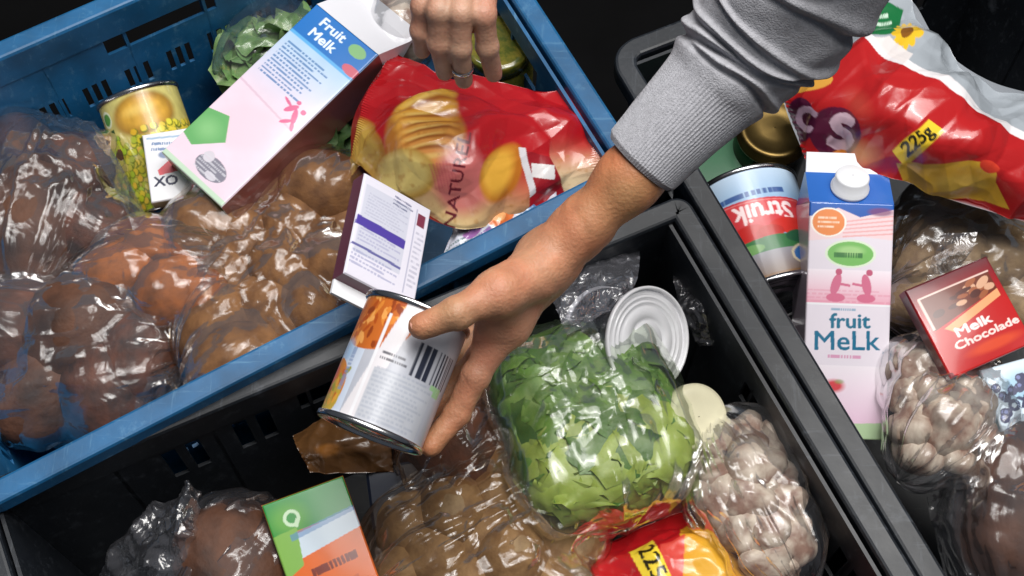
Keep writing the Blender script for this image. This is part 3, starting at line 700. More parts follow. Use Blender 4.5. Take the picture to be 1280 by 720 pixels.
pouch('crisp_bag', 'red crisp bag with stacked golden crisps and NATUREL print in the blue crate', 'crisp bag',
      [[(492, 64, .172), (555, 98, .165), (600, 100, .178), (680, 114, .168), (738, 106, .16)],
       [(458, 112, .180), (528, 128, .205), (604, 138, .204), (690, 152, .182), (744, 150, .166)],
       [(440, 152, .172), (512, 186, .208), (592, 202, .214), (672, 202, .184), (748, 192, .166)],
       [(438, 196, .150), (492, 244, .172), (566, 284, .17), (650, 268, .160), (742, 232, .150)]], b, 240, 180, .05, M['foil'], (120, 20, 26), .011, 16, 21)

# small white carton with a purple band, leaning on the front rim
b = Board(0, 0, 100, 140, 6, (216, 214, 226))
b.rect(38, 62, 66, 96, (196, 198, 212)); b.rect(36, 67, 70, 13, (76, 60, 150), 2); b.rect(36, 100, 70, 3.5, (96, 96, 150), 2)
b.lines(40, 40, 60, 34, 8, (168, 170, 190), 2, .6); b.lines(38, 84, 60, 20, 4, (150, 150, 186), 2, .6); b.lines(36, 116, 66, 22, 4, (130, 134, 176), 2, .6)
b.lines(60, 16, 30, 16, 3, (80, 84, 120), 4, .8); b.rect(88, 24, 12, 18, (120, 50, 70)); b.rect(80, 70, 2, 120, (176, 176, 196)); b.lines(90, 80, 14, 80, 12, (160, 160, 180), 0, .6); b.soft()
e, w, h = box_pack('food_packet', 'small white packet with a purple stripe propped on the blue front rim', 'packet', [atd(452, 214, 1.075), atd(537, 260, 1.108), atd(520, 388, 1.062), atd(435, 342, 1.030)], b, 100, 130, .016, (84, 24, 48), bottom=(88, 24, 50))
V, f = boxVF((0, -.006, .002), (w/2, .006, .0012)); obj('flap', V, f, M['cap'], e, False)

# crumpled packet behind the rim
b = Board(540, 225, 705, 345, 4, (206, 208, 222)); b.noise(.25, .06, 9)
b.ell(622, 264, 44, 38, (222, 116, 58), 20); b.ell(620, 266, 26, 20, (240, 170, 110), 20); b.ell(600, 278, 30, 14, (158, 90, 176), -40); b.ell(590, 290, 26, 12, (180, 120, 190), -30)
b.ell(660, 258, 60, 24, (84, 124, 170), 20); b.lines(570, 312, 50, 20, 4, (90, 120, 120), -30, .8); b.lines(600, 296, 50, 14, 1, (130, 70, 160), -38, .8); b.soft()
pouch('food_packet', 'crumpled white packet with orange and purple print behind the blue front rim', 'packet',
      [[(575, 275, .15), (612, 242, .165), (650, 236, .160), (695, 240, .155)], [(560, 300, .155), (606, 275, .17), (650, 265, .165), (695, 256, .155)], [(548, 334, .155), (600, 312, .158), (650, 290, .155), (692, 272, .150)]], b, 110, 70, .02, M['foil'], (190, 190, 200), .007, 40, 33)

# garlic bulbs at the far side, jar, 
el = []
for x, y, z, s in ((468, 10, .14, .030), (505, 14, .15, .032), (500, 48, .15, .028), (535, -18, .14, .03), (480, -24, .13, .03)):
    el.append(food('garlic_bulb', 'garlic', 'garlic', 'white garlic bulb in the bag beside the reaching fingers', 'garlic', 'garlic by the reaching fingers', at(x, y, z), (s, s, s), (rng.uniform(-.8, .8), rng.uniform(-.8, .8), 1), 0))
film_bag('clear bag of garlic bulbs beside the reaching fingers', at(500, 2, .135), axes_px((450, 0), (550, 0), .14), (.045, .05, .058), el, 'film', (110, 80), .8, .005, 23)
e = empty('glass_jar', mw=frame(at(622, 62, .13)*np.array([1, 1, 0])+np.array([0, 0, .006]), RT, [0, 1, 0], [0, 0, 1])); tag(e, 'jar of green relish beside the ringed fingers in the blue crate', 'jar')
V, f = lathe([(.001, 0), (.030, .001), (.033, .006), (.033, .11), (.029, .12), (.028, .125)]); obj('body', V, f, M['relish'], e)
V, f = lathe([(.030, .118), (.031, .119), (.031, .133), (.030, .135), (.024, .1345), (.0005, .134)]); obj('lid', V, f, M['relish'], e)

# ------------------------------------------------------------------ goods in the near black crate
pz = nrm(-FW*.80+RT*.58+UP*.0); lidc = at(812, 425, .150)
can('food_can', 'big can with a ringed metal end painted glare white beside the lettuce bag', 'can', lidc-pz*.06, lidc, UP, .0425, None, lid='glaretin', body_m=M['tin'])
e_c = at(872, 521, .138); zc = nrm(-FW*.85+RT*.3+UP*.12)
e = empty('plastic_jar', mw=frame(e_c-zc*.06, nrm(np.cross([0, 1, 0], zc)), nrm(np.cross(zc, nrm(np.cross([0, 1, 0], zc)))), zc)); tag(e, 'cream lidded jar between the white can end and garlic bag', 'jar')
V, f = lathe([(.001, 0), (.023, .001), (.025, .004), (.025, .052)]); obj('body', V, f, M['cream'], e)
V, f = lathe([(.0255, .050), (.0268, .051), (.0268, .058), (.0250, .0615), (.021, .0632), (.016, .0622), (.0005, .0625)]); obj('lid', V, f, M['cream'], e)

# lettuce pressed flat against the inside of its bag
cb = at(738, 534, .105); ax = axes_px((696, 420), (780, 655), .105); LH = np.array([.056, .078, .087]); LP = 3.6
lettuce = empty('lettuce', at(745, 540, .03)); tag(lettuce, 'chopped green lettuce packed in a clear bag below the gripping hand', 'lettuce')
r3 = np.random.default_rng(12); lo3 = np.array(lettuce.location)
for k in range(150):
    d = r3.normal(size=3); d[0] = abs(d[0])+.05; d = nrm(d)
    rb = ((np.abs(d)/LH)**LP).sum()**(-1/LP); ins = .80+.15*(k/150); p = cb+ax@(d*rb*ins)
    if p[2] < .06: continue
    n = nrm(ax@(np.sign(d)*(np.abs(d)/LH)**(LP-1)/LH)); n = nrm(n+r3.normal(size=3)*.16+np.array([0, 0, .3]))
    low = float(d@np.array([0, 0, 1])*rb/.084); j = 2 if (low > .28 and r3.random() < .85) else (1 if r3.random() < .6 else 0)
    t = nrm(np.cross(n, r3.normal(size=3))); sc = r3.uniform(.050, .088); bt = np.cross(n, t)
    Lv, Lc = leaf_verts(100+k, GC[j]); Pw = p+(Lv[:, :1]*t+Lv[:, 1:2]*bt+Lv[:, 2:]*n*1.1)*sc
    q = (Pw-cb)@ax; f = ((np.abs(q)/LH)**LP).sum(1)**(1/LP); lim = .80+.155*k/150+np.clip(Lv[:, 2]*.30, -.05, .05)+.02*(vnoise(Pw*60+k, k)-.5)
    Pw = cb+(q*(np.minimum(lim, .985)/np.maximum(f, 1e-6))[:, None])@ax.T
    obj('leaf', Pw-lo3, gridF(13, 11), M['leaf'], lettuce, True, Lc)
film_bag('clear glossy bag packed with green lettuce', cb, ax, LH+np.array([.004, .003, .003]), [], 'film_green', (210, 150), 1., .008, 41, p=LP, rib=.22, endw=0.)

# garlic bag beside it
el = []
for x, y, z, s in ((895, 560, .115, .024), (932, 550, .118, .023), (962, 556, .112, .022), (898, 596, .12, .024), (938, 588, .128, .024), (970, 596, .118, .022), (905, 632, .118, .023), (945, 626, .13, .025), (978, 636, .12, .023), (930, 664, .122, .023), (962, 668, .128, .024), (988, 676, .115, .022), (958, 702, .118, .022), (980, 706, .112, .02)):
    el.append(food('garlic_bulb', 'garlic', 'garlic', 'pale streaked garlic bulb in the bag beside the lettuce', 'garlic', 'garlic beside the lettuce', at(x+rng.uniform(-5, 5), y+rng.uniform(-5, 5), z), np.array([s, s*rng.uniform(.75, 1.1), s])*rng.uniform(.8, 1.25), (rng.uniform(-1.2, 1.2), rng.uniform(-1.2, 1.2), rng.uniform(0, 6)), int(rng.integers(2))))
film_bag('crinkled clear bag of garlic between the lettuce and the black wall', at(945, 628, .115), axes_px((905, 550), (985, 705), .115), (.042, .043, .078), el, 'film', (160, 120), .95, .008, 43, gap=.004, rib=.3)

# crisp bag at the bottom, 225g
b = Board(700, 630, 1010, 800, 3, (172, 20, 28)); b.noise(.2, .03, 4)
b.poly([(850, 655), (885, 640), (930, 690), (960, 800), (850, 800)], (212, 150, 40)); b.ell(890, 700, 70, 100, (222, 170, 56), 20, .7, .5)
b.poly([(826, 680), (856, 668), (852, 800), (820, 800)], (204, 70, 60)); b.rect(815, 708, 34, 66, (236, 206, 60), -28); b.text('225g', 816, 709, 30, (34, 30, 12), 62, .02)
b.ell(960, 730, 70, 60, (206, 150, 60)); b.soft()
pouch('crisp_bag', 'red and yellow crisp bag below the lettuce with a 225g flash', 'crisp bag',
      [[(715, 700, .07), (780, 668, .085), (850, 640, .09), (920, 645, .09), (990, 710, .08)], [(715, 740, .085), (790, 708, .115), (856, 684, .12), (925, 694, .115), (1000, 745, .09)], [(715, 790, .09), (800, 790, .12), (860, 790, .13), (930, 790, .13), (1010, 800, .1)]], b, 170, 100, .05, M['foil'], (120, 20, 26), .008, 22, 51)

# potatoes at the bottom
el = []
for k, (x, y) in enumerate(((520, 660), (570, 640), (620, 620), (660, 660), (600, 680), (545, 700), (640, 705), (700, 690), (590, 730), (690, 740), (505, 720), (625, 590))):
    s = np.array([.034, .030, .028])*rng.uniform(.9, 1.15)
    el.append(food('potato', 'potato', 'potato_pale', 'dull brown potato in the bag beside the orange and green box', 'potato', 'potatoes in the near black crate', at(x, y, .085+rng.uniform(-.01, .01)), s, rr3(), k % 3))
film_bag('brown tinted bag of potatoes between the orange box and the lettuce', at(605, 672, .075), axes_px((500, 720), (680, 620), .08), (.058, .075, .105), el, 'film_brown', (200, 140), .98, .009, 61, rib=.45)
l3 = food('bread_loaf', 'loaf', 'bread_red', 'small red brown roll under the hand holding the can', 'bread', None, at(578, 556, .085), (.045, .050, .045), (.3, .2, .9), 3)
film_bag('clear bag around the red brown roll under the gripping hand', at(580, 560, .085), axes_px((540, 600), (615, 520), .1), (.05, .054, .058), [l3], 'film_brown', (120, 90), .95, .012, 63, rib=.6)

# orange and green box
b = Board(0, 0, 100, 170, 5, (226, 104, 26)); b.noise(.08, .05, 2)
b.rect(50, 21, 100, 42, (38, 140, 62)); b.ell(24, 26, 60, 50, (120, 180, 70), 0, .6, .6); b.poly([(0, 48), (100, 38), (100, 62), (0, 78)], (206, 220, 232)); b.poly([(0, 40), (30, 38), (24, 82), (0, 92)], (130, 180, 80)); b.poly([(20, 44), (100, 36), (100, 42), (20, 52)], (70, 130, 190), .6)
b.ell(28, 26, 20, 20, (206, 232, 196)); b.ell(28, 26, 12, 12, (60, 150, 70)); b.rect(32, 33, 5, 10, (206, 232, 196), 30)
b.lines(62, 92, 66, 20, 1, (110, 26, 12), -4, .95); b.lines(56, 128, 70, 30, 4, (196, 80, 20), -6, .7)
b.ell(40, 150, 60, 30, (240, 140, 50), 0, .6, .6); b.soft()
box_pack('food_box', 'tall box with green top, white band and orange front', 'box', [(338, 632, .135), (431, 590, .135), (478, 745, .11), (366, 780, .11)], b, 100, 150, .05, (96, 74, 60), M['gloss'], right=(104, 84, 72))
# navy box and brown packet under the can
b = Board(0, 0, 100, 100, 2, (22, 30, 48)); b.noise(.2, .05, 3)
box_pack('food_box', 'plain navy box between the orange box and the potato bag', 'box', [(452, 586, .10), (545, 572, .10), (540, 650, .09), (470, 660, .09)], b, 24, 24, .05, (26, 34, 52))
b = Board(350, 500, 500, 610, 3, (92, 62, 34)); b.noise(.5, .06, 6); b.ell(410, 562, 40, 20, (150, 96, 40), 0, .7, .5)
pouch('food_packet', 'brown packet lying under the bottom end of the held can', 'packet', [[(366, 545, .10), (420, 515, .11), (480, 510, .10)], [(374, 566, .11), (424, 552, .125), (488, 550, .115)], [(388, 590, .10), (432, 592, .105), (492, 590, .10)]], b, 70, 50, .03, M['foil'], (80, 46, 22), .005, 40, 71)

# bottom left: loaf and clear film
l4 = food('bread_loaf', 'loaf', 'bread', 'brown loaf in the near black crate beside the orange box', 'bread', None, at(292, 715, .08), (.045, .055, .05), (.1, .1, .4), 1)
film_bag('clear bag around the loaf beside the orange and green box', at(290, 712, .08), axes_px((250, 760), (330, 660), .08), (.05, .056, .062), [l4], 'film_thick', (130, 90), .98, .011, 73, rib=.4)
film_sheet('crumpled clear film standing up in the corner of the near black crate', [[(170, 640, .10), (205, 625, .12), (238, 600, .14), (250, 640, .10)], [(150, 670, .10), (190, 650, .13), (230, 640, .14), (262, 670, .10)], [(120, 720, .08), (180, 690, .12), (225, 690, .13), (270, 720, .08)], [(110, 770, .04), (180, 750, .08), (230, 750, .08), (280, 770, .04)]], 70, 80, .014, 30, 81)
film_sheet('grey crumpled film behind the white can end', [[(680, 356, .13), (730, 322, .14), (800, 312, .13)], [(696, 386, .15), (745, 356, .165), (796, 348, .15)], [(712, 420, .15), (752, 396, .17), (780, 386, .16)]], 70, 60, .012, 30, 83, 'film_milky')
film_sheet('strip of clear film caught on the inner black wall', [[(842, 345, .11), (878, 345, .125)], [(850, 385, .12), (885, 390, .13)], [(875, 430, .10), (900, 430, .11)]], 30, 50, .010, 40, 85)
b = Board(715, 380, 760, 420, 2, (190, 40, 70))
pouch('candy', 'tiny pink wrapped candy behind the lettuce bag', 'candy', [[(722, 398, .13), (735, 392, .135), (748, 396, .13)], [(722, 408, .13), (735, 404, .14), (748, 408, .13)]], b, 16, 10, .01, M['foil'], (150, 30, 50), .002, 60, 87)

# ------------------------------------------------------------------ goods in the far black crate
b = Board(-180, 0, 180, 100, 2.6, (150, 186, 216)); b.grad((0, 0), (196, 214, 232), (0, 34), (140, 178, 214), al=.9)
b.lines(0, 24, 84, 9, 1, (36, 74, 140), 0, .9)
b.rect(0, 44, 92, 29, (196, 40, 50), 3); b.rect(0, 44, 88, 26, (222, 120, 120), 3); b.rect(0, 44, 86, 24, (206, 60, 66), 3); b.text('Struik', 0, 42, 23, (250, 226, 226), 183, .03, 1.15)
b.ell(-22, 57, 40, 14, (196, 38, 34)); b.ell(22, 56, 44, 14, (204, 46, 36)); b.ell(0, 60, 30, 12, (186, 40, 30))
b.ell(0, 70, 120, 14, (52, 116, 66)); b.ell(34, 66, 40, 12, (30, 90, 60)); b.ell(-30, 71, 40, 9, (110, 160, 90))
b.grad((0, 74), (150, 150, 160), (0, 100), (120, 90, 60), mask=b.Y > 75)
b.ell(34, 82, 40, 20, (214, 200, 170)); b.ell(34, 82, 34, 16, (54, 110, 176)); b.poly([(58, 60), (96, 50), (96, 100), (44, 100)], (196, 50, 56)); b.text('Stru', 66, 84, 12, (240, 220, 220), -20, .03, 1.4)
b.rect(0, 98, 360, 8, (130, 96, 62)); b.soft()
p_top = at(928, 240, .085); axd = nrm(UP*.82+FW*.38-RT*.20); p_bot = p_top-axd*.110
can('food_can', 'big can with pale blue label and upside down red lettering', 'can', p_bot, p_top, -FW-UP*.2+RT*.10, .0490, b, 260, 200)
jx = at(968, 162, .12)*np.array([1, 1, 0])+np.array([0, 0, .006]); e = empty('glass_jar', mw=frame(jx, RT, [0, 1, 0], [0, 0, 1])); tag(e, 'dark glass jar with a gold lid beside the red crisp bag', 'jar')
V, f = lathe([(.001, 0), (.030, .001), (.033, .006), (.033, .095), (.029, .104), (.028, .108)]); obj('body', V, f, M['glass'], e)
V, f = lathe([(.0305, .103), (.0325, .1035), (.0328, .106), (.0318, .107), (.0318, .116), (.0305, .118), (.026, .1178), (.025, .1165), (.012, .1165), (.0005, .117)]); obj('lid', V, f, M['gold'], e)
b = Board(0, 0, 100, 100, 2, (22, 84, 50)); b.noise(.2, .05, 3); b.rect(50, 80, 60, 8, (120, 170, 120))
box_pack('food_box', 'dark green box behind the pale blue can under the cuff', 'box', [(860, 200, .09), (935, 150, .09), (950, 205, .09), (880, 255, .09)], b, 24, 24, .05, (14, 50, 32))

# fruit Melk carton
b = Board(0, 0, 100, 322, 4, (224, 216, 226))
b.grad((0, 0), (40, 96, 180), (0, 24), (34, 84, 166), mask=b.Y < 20)
b.poly([(0, 22), (34, 8), (60, 20), (100, 8), (100, 50), (60, 46), (0, 54)], (234, 208, 212)); b.ell(84, 12, 36, 14, (120, 60, 110), 0, .8, .4)
for k in range(5): b.poly([(40, 26+k*5), (100, 16+k*6), (100, 18+k*6), (40, 28+k*5)], (226, 150, 150), .7)
b.ell(23, 28, 42, 40, (240, 236, 226)); b.ell(23, 28, 38, 36, (228, 136, 74)); b.lines(23, 28, 26, 18, 3, (250, 226, 200), 0, .8)
b.ell(50, 70, 60, 38, (216, 232, 204)); b.ell(50, 70, 54, 33, (118, 182, 96)); b.ell(50, 66, 40, 17, (168, 210, 140), 0, .8, .5); b.lines(50, 72, 40, 14, 1, (30, 96, 50), 0, .8)
b.grad((0, 92), (238, 228, 236), (0, 142), (228, 160, 180), mask=(b.Y > 92) & (b.Y < 138)); b.lines(50, 128, 100, 20, 4, (216, 120, 150), 0, .35)
for cx in (34, 70): b.ell(cx, 112, 11, 30, (206, 110, 140), 14 if cx < 50 else -10); b.ell(cx+3, 95, 8, 9, (190, 90, 120)); b.ell(cx, 130, 22, 12, (208, 110, 140)); b.rect(52+(cx-52)*.5, 112, 16, 3.5, (206, 110, 140), 10)
b.rect(50, 139, 100, 3, (236, 236, 240))
b.lines(46, 146, 34, 7, 1, (90, 150, 180), 0, .7); b.text('fruit', 52, 161, 28, (26, 108, 138), -2, .025, 1.0); b.text('MeLk', 50, 188, 37, (20, 106, 140), -2, .012, .95)
b.lines(50, 210, 46, 9, 1, (206, 130, 170), 0, .8)
b.grad((0, 222), (234, 226, 234), (0, 316), (226, 186, 212), mask=b.Y > 222); b.ell(36, 250, 30, 22, (206, 70, 78), 0, 1., .5); b.ell(42, 244, 14, 8, (120, 160, 90), 0, .6, .5)
b.poly([(0, 304), (100, 298), (100, 322), (0, 322)], (176, 202, 160)); b.soft()
q = [(1014, 252, .178), (1118, 254, .178), (1108, 552, .09), (1000, 546, .09)]
e, w, h = box_pack('drink_carton', 'pink and white fruit milk carton with a white screw cap', 'carton', q, b, 120, 360, .062, (206, 190, 204), M['gloss'], bh=322)
# sloping roof panel with the cap and the flat top seam
V = np.array([(-w/2, h, .002), (w/2, h, .002), (w/2, h-.0015, .0608), (-w/2, h-.0015, .0608), (-w/2, h+.026, .038), (w/2, h+.026, .038), (w/2, h+.026, .034), (-w/2, h+.026, .034)])
obj('gable_top', V, [[3, 2, 5, 4], [1, 0, 7, 6], [0, 3, 4, 7], [2, 1, 6, 5], [4, 5, 6, 7]], M['gloss'], e, False, np.tile(lin((42, 98, 178)), (8, 1)))
V, f = boxVF((0, h+.034, .036), (w/2-.0005, .009, .0016)); obj('top_seam', V, f, M['cap'], e, False)
V, f = lathe([(.0005, 0), (.0155, 0), (.0160, .001), (.0160, .003), (.0142, .004), (.0140, .014), (.0128, .0155), (.0005, .0158)], 48)
o = obj('screw_cap', V, f, M['cap'], e); o.location = (0, h+.012, .0495); o.rotation_euler = (math.radians(-42), 0, 0)

# red crisp bag with silver back
b = Board(960, -30, 1330, 300, 3, (170, 26, 28)); b.noise(.18, .02, 8)
b.poly([(1000, -30), (1330, -30), (1330, 200), (1085, 42), (1060, 60)], (158, 165, 172)); b.poly([(1084, 40), (1160, 88), (1300, 176), (1330, 196), (1330, 204), (1082, 50)], (226, 222, 224))
b.poly([(1078, 20), (1100, 2), (1132, 6), (1124, 38), (1086, 44)], (22, 104, 56)); b.lines(1100, 18, 34, 12, 2, (200, 224, 206), -16, .9)
for k in range(12): a = k*math.pi/6; b.ell(1133+11*math.cos(a), 40+12*math.sin(a), 15, 7, (222, 180, 40), math.degrees(a))
b.ell(1133, 40, 14, 14, (130, 82, 24)); b.poly([(1092, 46), (1112, 42), (1142, 66), (1132, 78)], (224, 216, 214), .9)
b.ell(1044, 166, 62, 66, (84, 20, 50)); b.ell(1000, 150, 40, 56, (70, 16, 46)); b.text('S', 1050, 166, 62, (206, 176, 190), 8, .07, 1.1); b.text('C', 1006, 148, 40, (176, 146, 166), 20, .06)
b.ell(1012, 104, 60, 22, (206, 150, 60), -10); b.ell(1075, 192, 66, 40, (206, 160, 110), 20, .6, .8); b.ell(1046, 200, 26, 20, (220, 130, 40)); b.ell(1072, 130, 40, 60, (196, 90, 70), -30, .35, .8)
b.rect(1147, 178, 66, 26, (236, 200, 50), -43); b.text('225g', 1147, 178, 25, (30, 30, 10), -43, .035)
b.poly([(1120, 205), (1200, 205), (1250, 208), (1245, 235), (1262, 262), (1180, 250), (1130, 230)], (206, 160, 50)); b.ell(1200, 232, 80, 26, (222, 184, 80), 10, .8, .4); b.ell(1240, 212, 30, 22, (206, 60, 40))
b.soft()
pouch('crisp_bag', 'red crisp bag with silver back and sunflower badge marked 225g', 'crisp bag',
      [[(1060, 8, .165), (1100, -8, .17), (1140, 0, .175), (1178, 58, .18), (1236, 98, .18), (1310, 120, .175)],
       [(1030, 70, .175), (1080, 52, .20), (1128, 66, .215), (1178, 105, .22), (1240, 145, .22), (1315, 180, .20)],
       [(978, 112, .165), (1040, 130, .195), (1110, 145, .220), (1180, 180, .225), (1245, 205, .22), (1315, 240, .19)],
       [(1008, 205, .145), (1055, 214, .16), (1115, 222, .17), (1180, 248, .17), (1240, 266, .17), (1315, 288, .16)]], b, 250, 200, .06, M['foil'], (150, 154, 160), .012, 15, 92)

# potatoes behind the chocolate
el = []
for k, (x, y) in enumerate(((1150, 285), (1195, 290), (1240, 285), (1285, 295), (1150, 335), (1245, 330), (1285, 350), (1140, 385), (1200, 330), (1270, 395), (1170, 255), (1225, 255))):
    s = np.array([.032, .028, .026])*rng.uniform(.9, 1.15)
    el.append(food('potato', 'potato', 'potato_pale', 'pale potato in the bag behind the chocolate packet', 'potato', 'potatoes behind the chocolate packet', at(x, y, .085+rng.uniform(-.01, .01)), s, rr3(), k % 3))
film_bag('clear bag of pale potatoes behind the red chocolate packet', at(1215, 325, .08), axes_px((1140, 360), (1290, 300), .08), (.055, .065, .085), el, 'film_thick', (130, 100), .92, .007, 95)
film_sheet('clear film fold sticking up beside the chocolate packet', [[(1178, 292, .15), (1222, 290, .15)], [(1168, 318, .14), (1216, 312, .145)], [(1158, 346, .12), (1200, 334, .125)]], 24, 30, .004, 40, 97)

# chocolate packet
b = Board(0, 0, 100, 140, 5, (186, 34, 34)); b.grad((0, 0), (84, 16, 30), (0, 70), (186, 34, 34))
b.poly([(8, 22), (92, 22), (92, 52), (8, 76)], (104, 46, 30)); r4 = np.random.default_rng(5)
for k in range(14): b.ell(r4.uniform(14, 90), r4.uniform(28, 58), r4.uniform(10, 22), r4.uniform(6, 12), [(150, 84, 50), (76, 30, 22), (206, 160, 130)][k % 3], r4.uniform(-40, 10))
b.poly([(18, 78), (92, 52), (92, 64), (26, 88)], (226, 160, 110)); b.rect(50, 22, 86, 2.5, (220, 190, 180)); b.rect(8, 48, 2.5, 52, (220, 190, 180))
b.text('Melk', 48, 90, 20, (250, 226, 222), -2, .035, 1.1); b.text('Chocolade', 58, 108, 17, (246, 216, 210), -2, .03, 1.05); b.ell(60, 128, 80, 22, (214, 74, 40), 0, .9, .5); b.soft()
box_pack('chocolate_packet', 'red and maroon packet lettered Melk Chocolade', 'packet', [(1132, 366, .165), (1234, 316, .165), (1292, 432, .150), (1188, 470, .150)], b, 120, 160, .014, (90, 14, 26), M['gloss'], bulge=.003, bh=150)
b = Board(0, 0, 100, 100, 5, (206, 222, 234)); b.ell(50, 40, 80, 60, (120, 176, 206), 0, .7, .5); r4 = np.random.default_rng(6)
for k in range(16): x, y = r4.uniform(10, 80), r4.uniform(20, 80); b.ell(x, y, 15, 15, (40, 44, 84)); b.ell(x-2, y-2, 6, 6, (110, 120, 170))
b.text('ox', 40, 62, 34, (30, 40, 80), -10, .05); b.soft()
box_pack('food_packet', 'pale blue packet with dark berries below the chocolate packet', 'packet', [(1232, 462, .14), (1310, 440, .14), (1322, 520, .13), (1246, 540, .13)], b, 80, 80, .02, (150, 190, 200))

# garlic in the far black crate
el = []
for x, y, z, s in ((1142, 462, .112, .022), (1178, 455, .118, .024), (1214, 470, .116, .023), (1138, 498, .118, .023), (1172, 494, .126, .024), (1206, 506, .124, .024), (1238, 500, .112, .022), (1144, 536, .118, .024), (1180, 534, .126, .024), (1216, 542, .118, .023), (1150, 568, .110, .022), (1188, 570, .114, .022), (1240, 530, .108, .02)):
    el.append(food('garlic_bulb', 'garlic', 'garlic', 'brownish garlic bulb in the bag below the chocolate packet', 'garlic', 'garlic below the chocolate packet', at(x+rng.uniform(-5, 5), y+rng.uniform(-5, 5), z), np.array([s, s*rng.uniform(.75, 1.1), s])*rng.uniform(.8, 1.25), (rng.uniform(-1.2, 1.2), rng.uniform(-1.2, 1.2), rng.uniform(0, 6)), int(rng.integers(2))))
film_bag('clear bag of garlic between the fruit milk carton and chocolate packet', at(1185, 510, .105), axes_px((1140, 570), (1225, 450), .11), (.045, .05, .055), el, 'film', (160, 120), .95, .008, 101, gap=.004, rib=.3)
# bread at the right edge
l5 = food('bread_loaf', 'loaf', 'bread', 'brown loaf in the far black crate below the garlic bag', 'bread', None, at(1290, 640, .085), (.056, .075, .055), (.05, .1, -.25), 2)
film_bag('clear glossy bag around the loaf below the garlic in the far crate', at(1285, 640, .085), axes_px((1265, 730), (1290, 550), .085), (.064, .066, .082), [l5], 'film_thick', (150, 110), .98, .010, 103, rib=.5)
film_sheet('grey film draped between the loaf bag and the black rim', [[(1150, 600, .07), (1190, 590, .09), (1230, 590, .11)], [(1165, 650, .07), (1200, 650, .09), (1230, 640, .11)], [(1190, 720, .07), (1215, 720, .09), (1240, 720, .1)]], 40, 60, .008, 30, 105, 'film_thick')

# ------------------------------------------------------------------ the can in the hand
b = Board(-180, 0, 180, 100, 2.6, (186, 188, 196))
b.grad((0, 0), (184, 184, 190), (0, 100), (168, 173, 186)); b.rect(-78, 50, 80, 120, (196, 206, 222))
b.ell(-44, 18, 100, 56, (190, 100, 36)); r5 = np.random.default_rng(9)
for k in range(90): b.ell(r5.uniform(-90, -4), r5.uniform(-4, 42), r5.uniform(5, 13), r5.uniform(3, 7), [(214, 130, 50), (170, 76, 24), (230, 160, 84), (140, 60, 20)][k % 4], r5.uniform(0, 180))
b.poly([(-8, -5), (10, -5), (-20, 105), (-40, 105)], (214, 210, 214)); b.ell(-70, 50, 40, 26, (156, 190, 224), 0, .9, .5); b.ell(-74, 78, 56, 46, (200, 124, 44)); b.ell(-64, 86, 34, 28, (190, 160, 60)); b.ell(-84, 68, 34, 18, (206, 96, 60))
for k in range(22): b.ell(r5.uniform(-96, -48), r5.uniform(60, 98), 9, 5, [(220, 160, 60), (150, 150, 50), (190, 100, 40)][k % 3], r5.uniform(0, 180))
b.lines(-52, 60, 40, 14, 1, (120, 140, 180), -90, .7)
b.bars(46, 40, 56, 26, (40, 44, 60), 0); b.rect(58, 56, 20, 8, (150, 190, 140)); b.lines(-2, 46, 30, 8, 2, (60, 60, 70), 0, .9); b.rect(18, 76, 74, 40, (178, 181, 189)); b.lines(18, 74, 70, 40, 12, (150, 156, 170), 0, .55); b.rect(-24, 60, 3, 90, (222, 222, 226)); b.noise(.12, .12, 7)
b.soft()
DC = .969
axc = nrm((RT*-.367-UP*.93)*.975-FW*.22)   # top to bottom
Cc = atd(493, 466, DC); HL = .046
can('food_can', 'paper labelled soup can gripped in the hand', 'can', Cc+axc*HL, Cc-axc*HL, -FW, .0375, b, 300, 200)

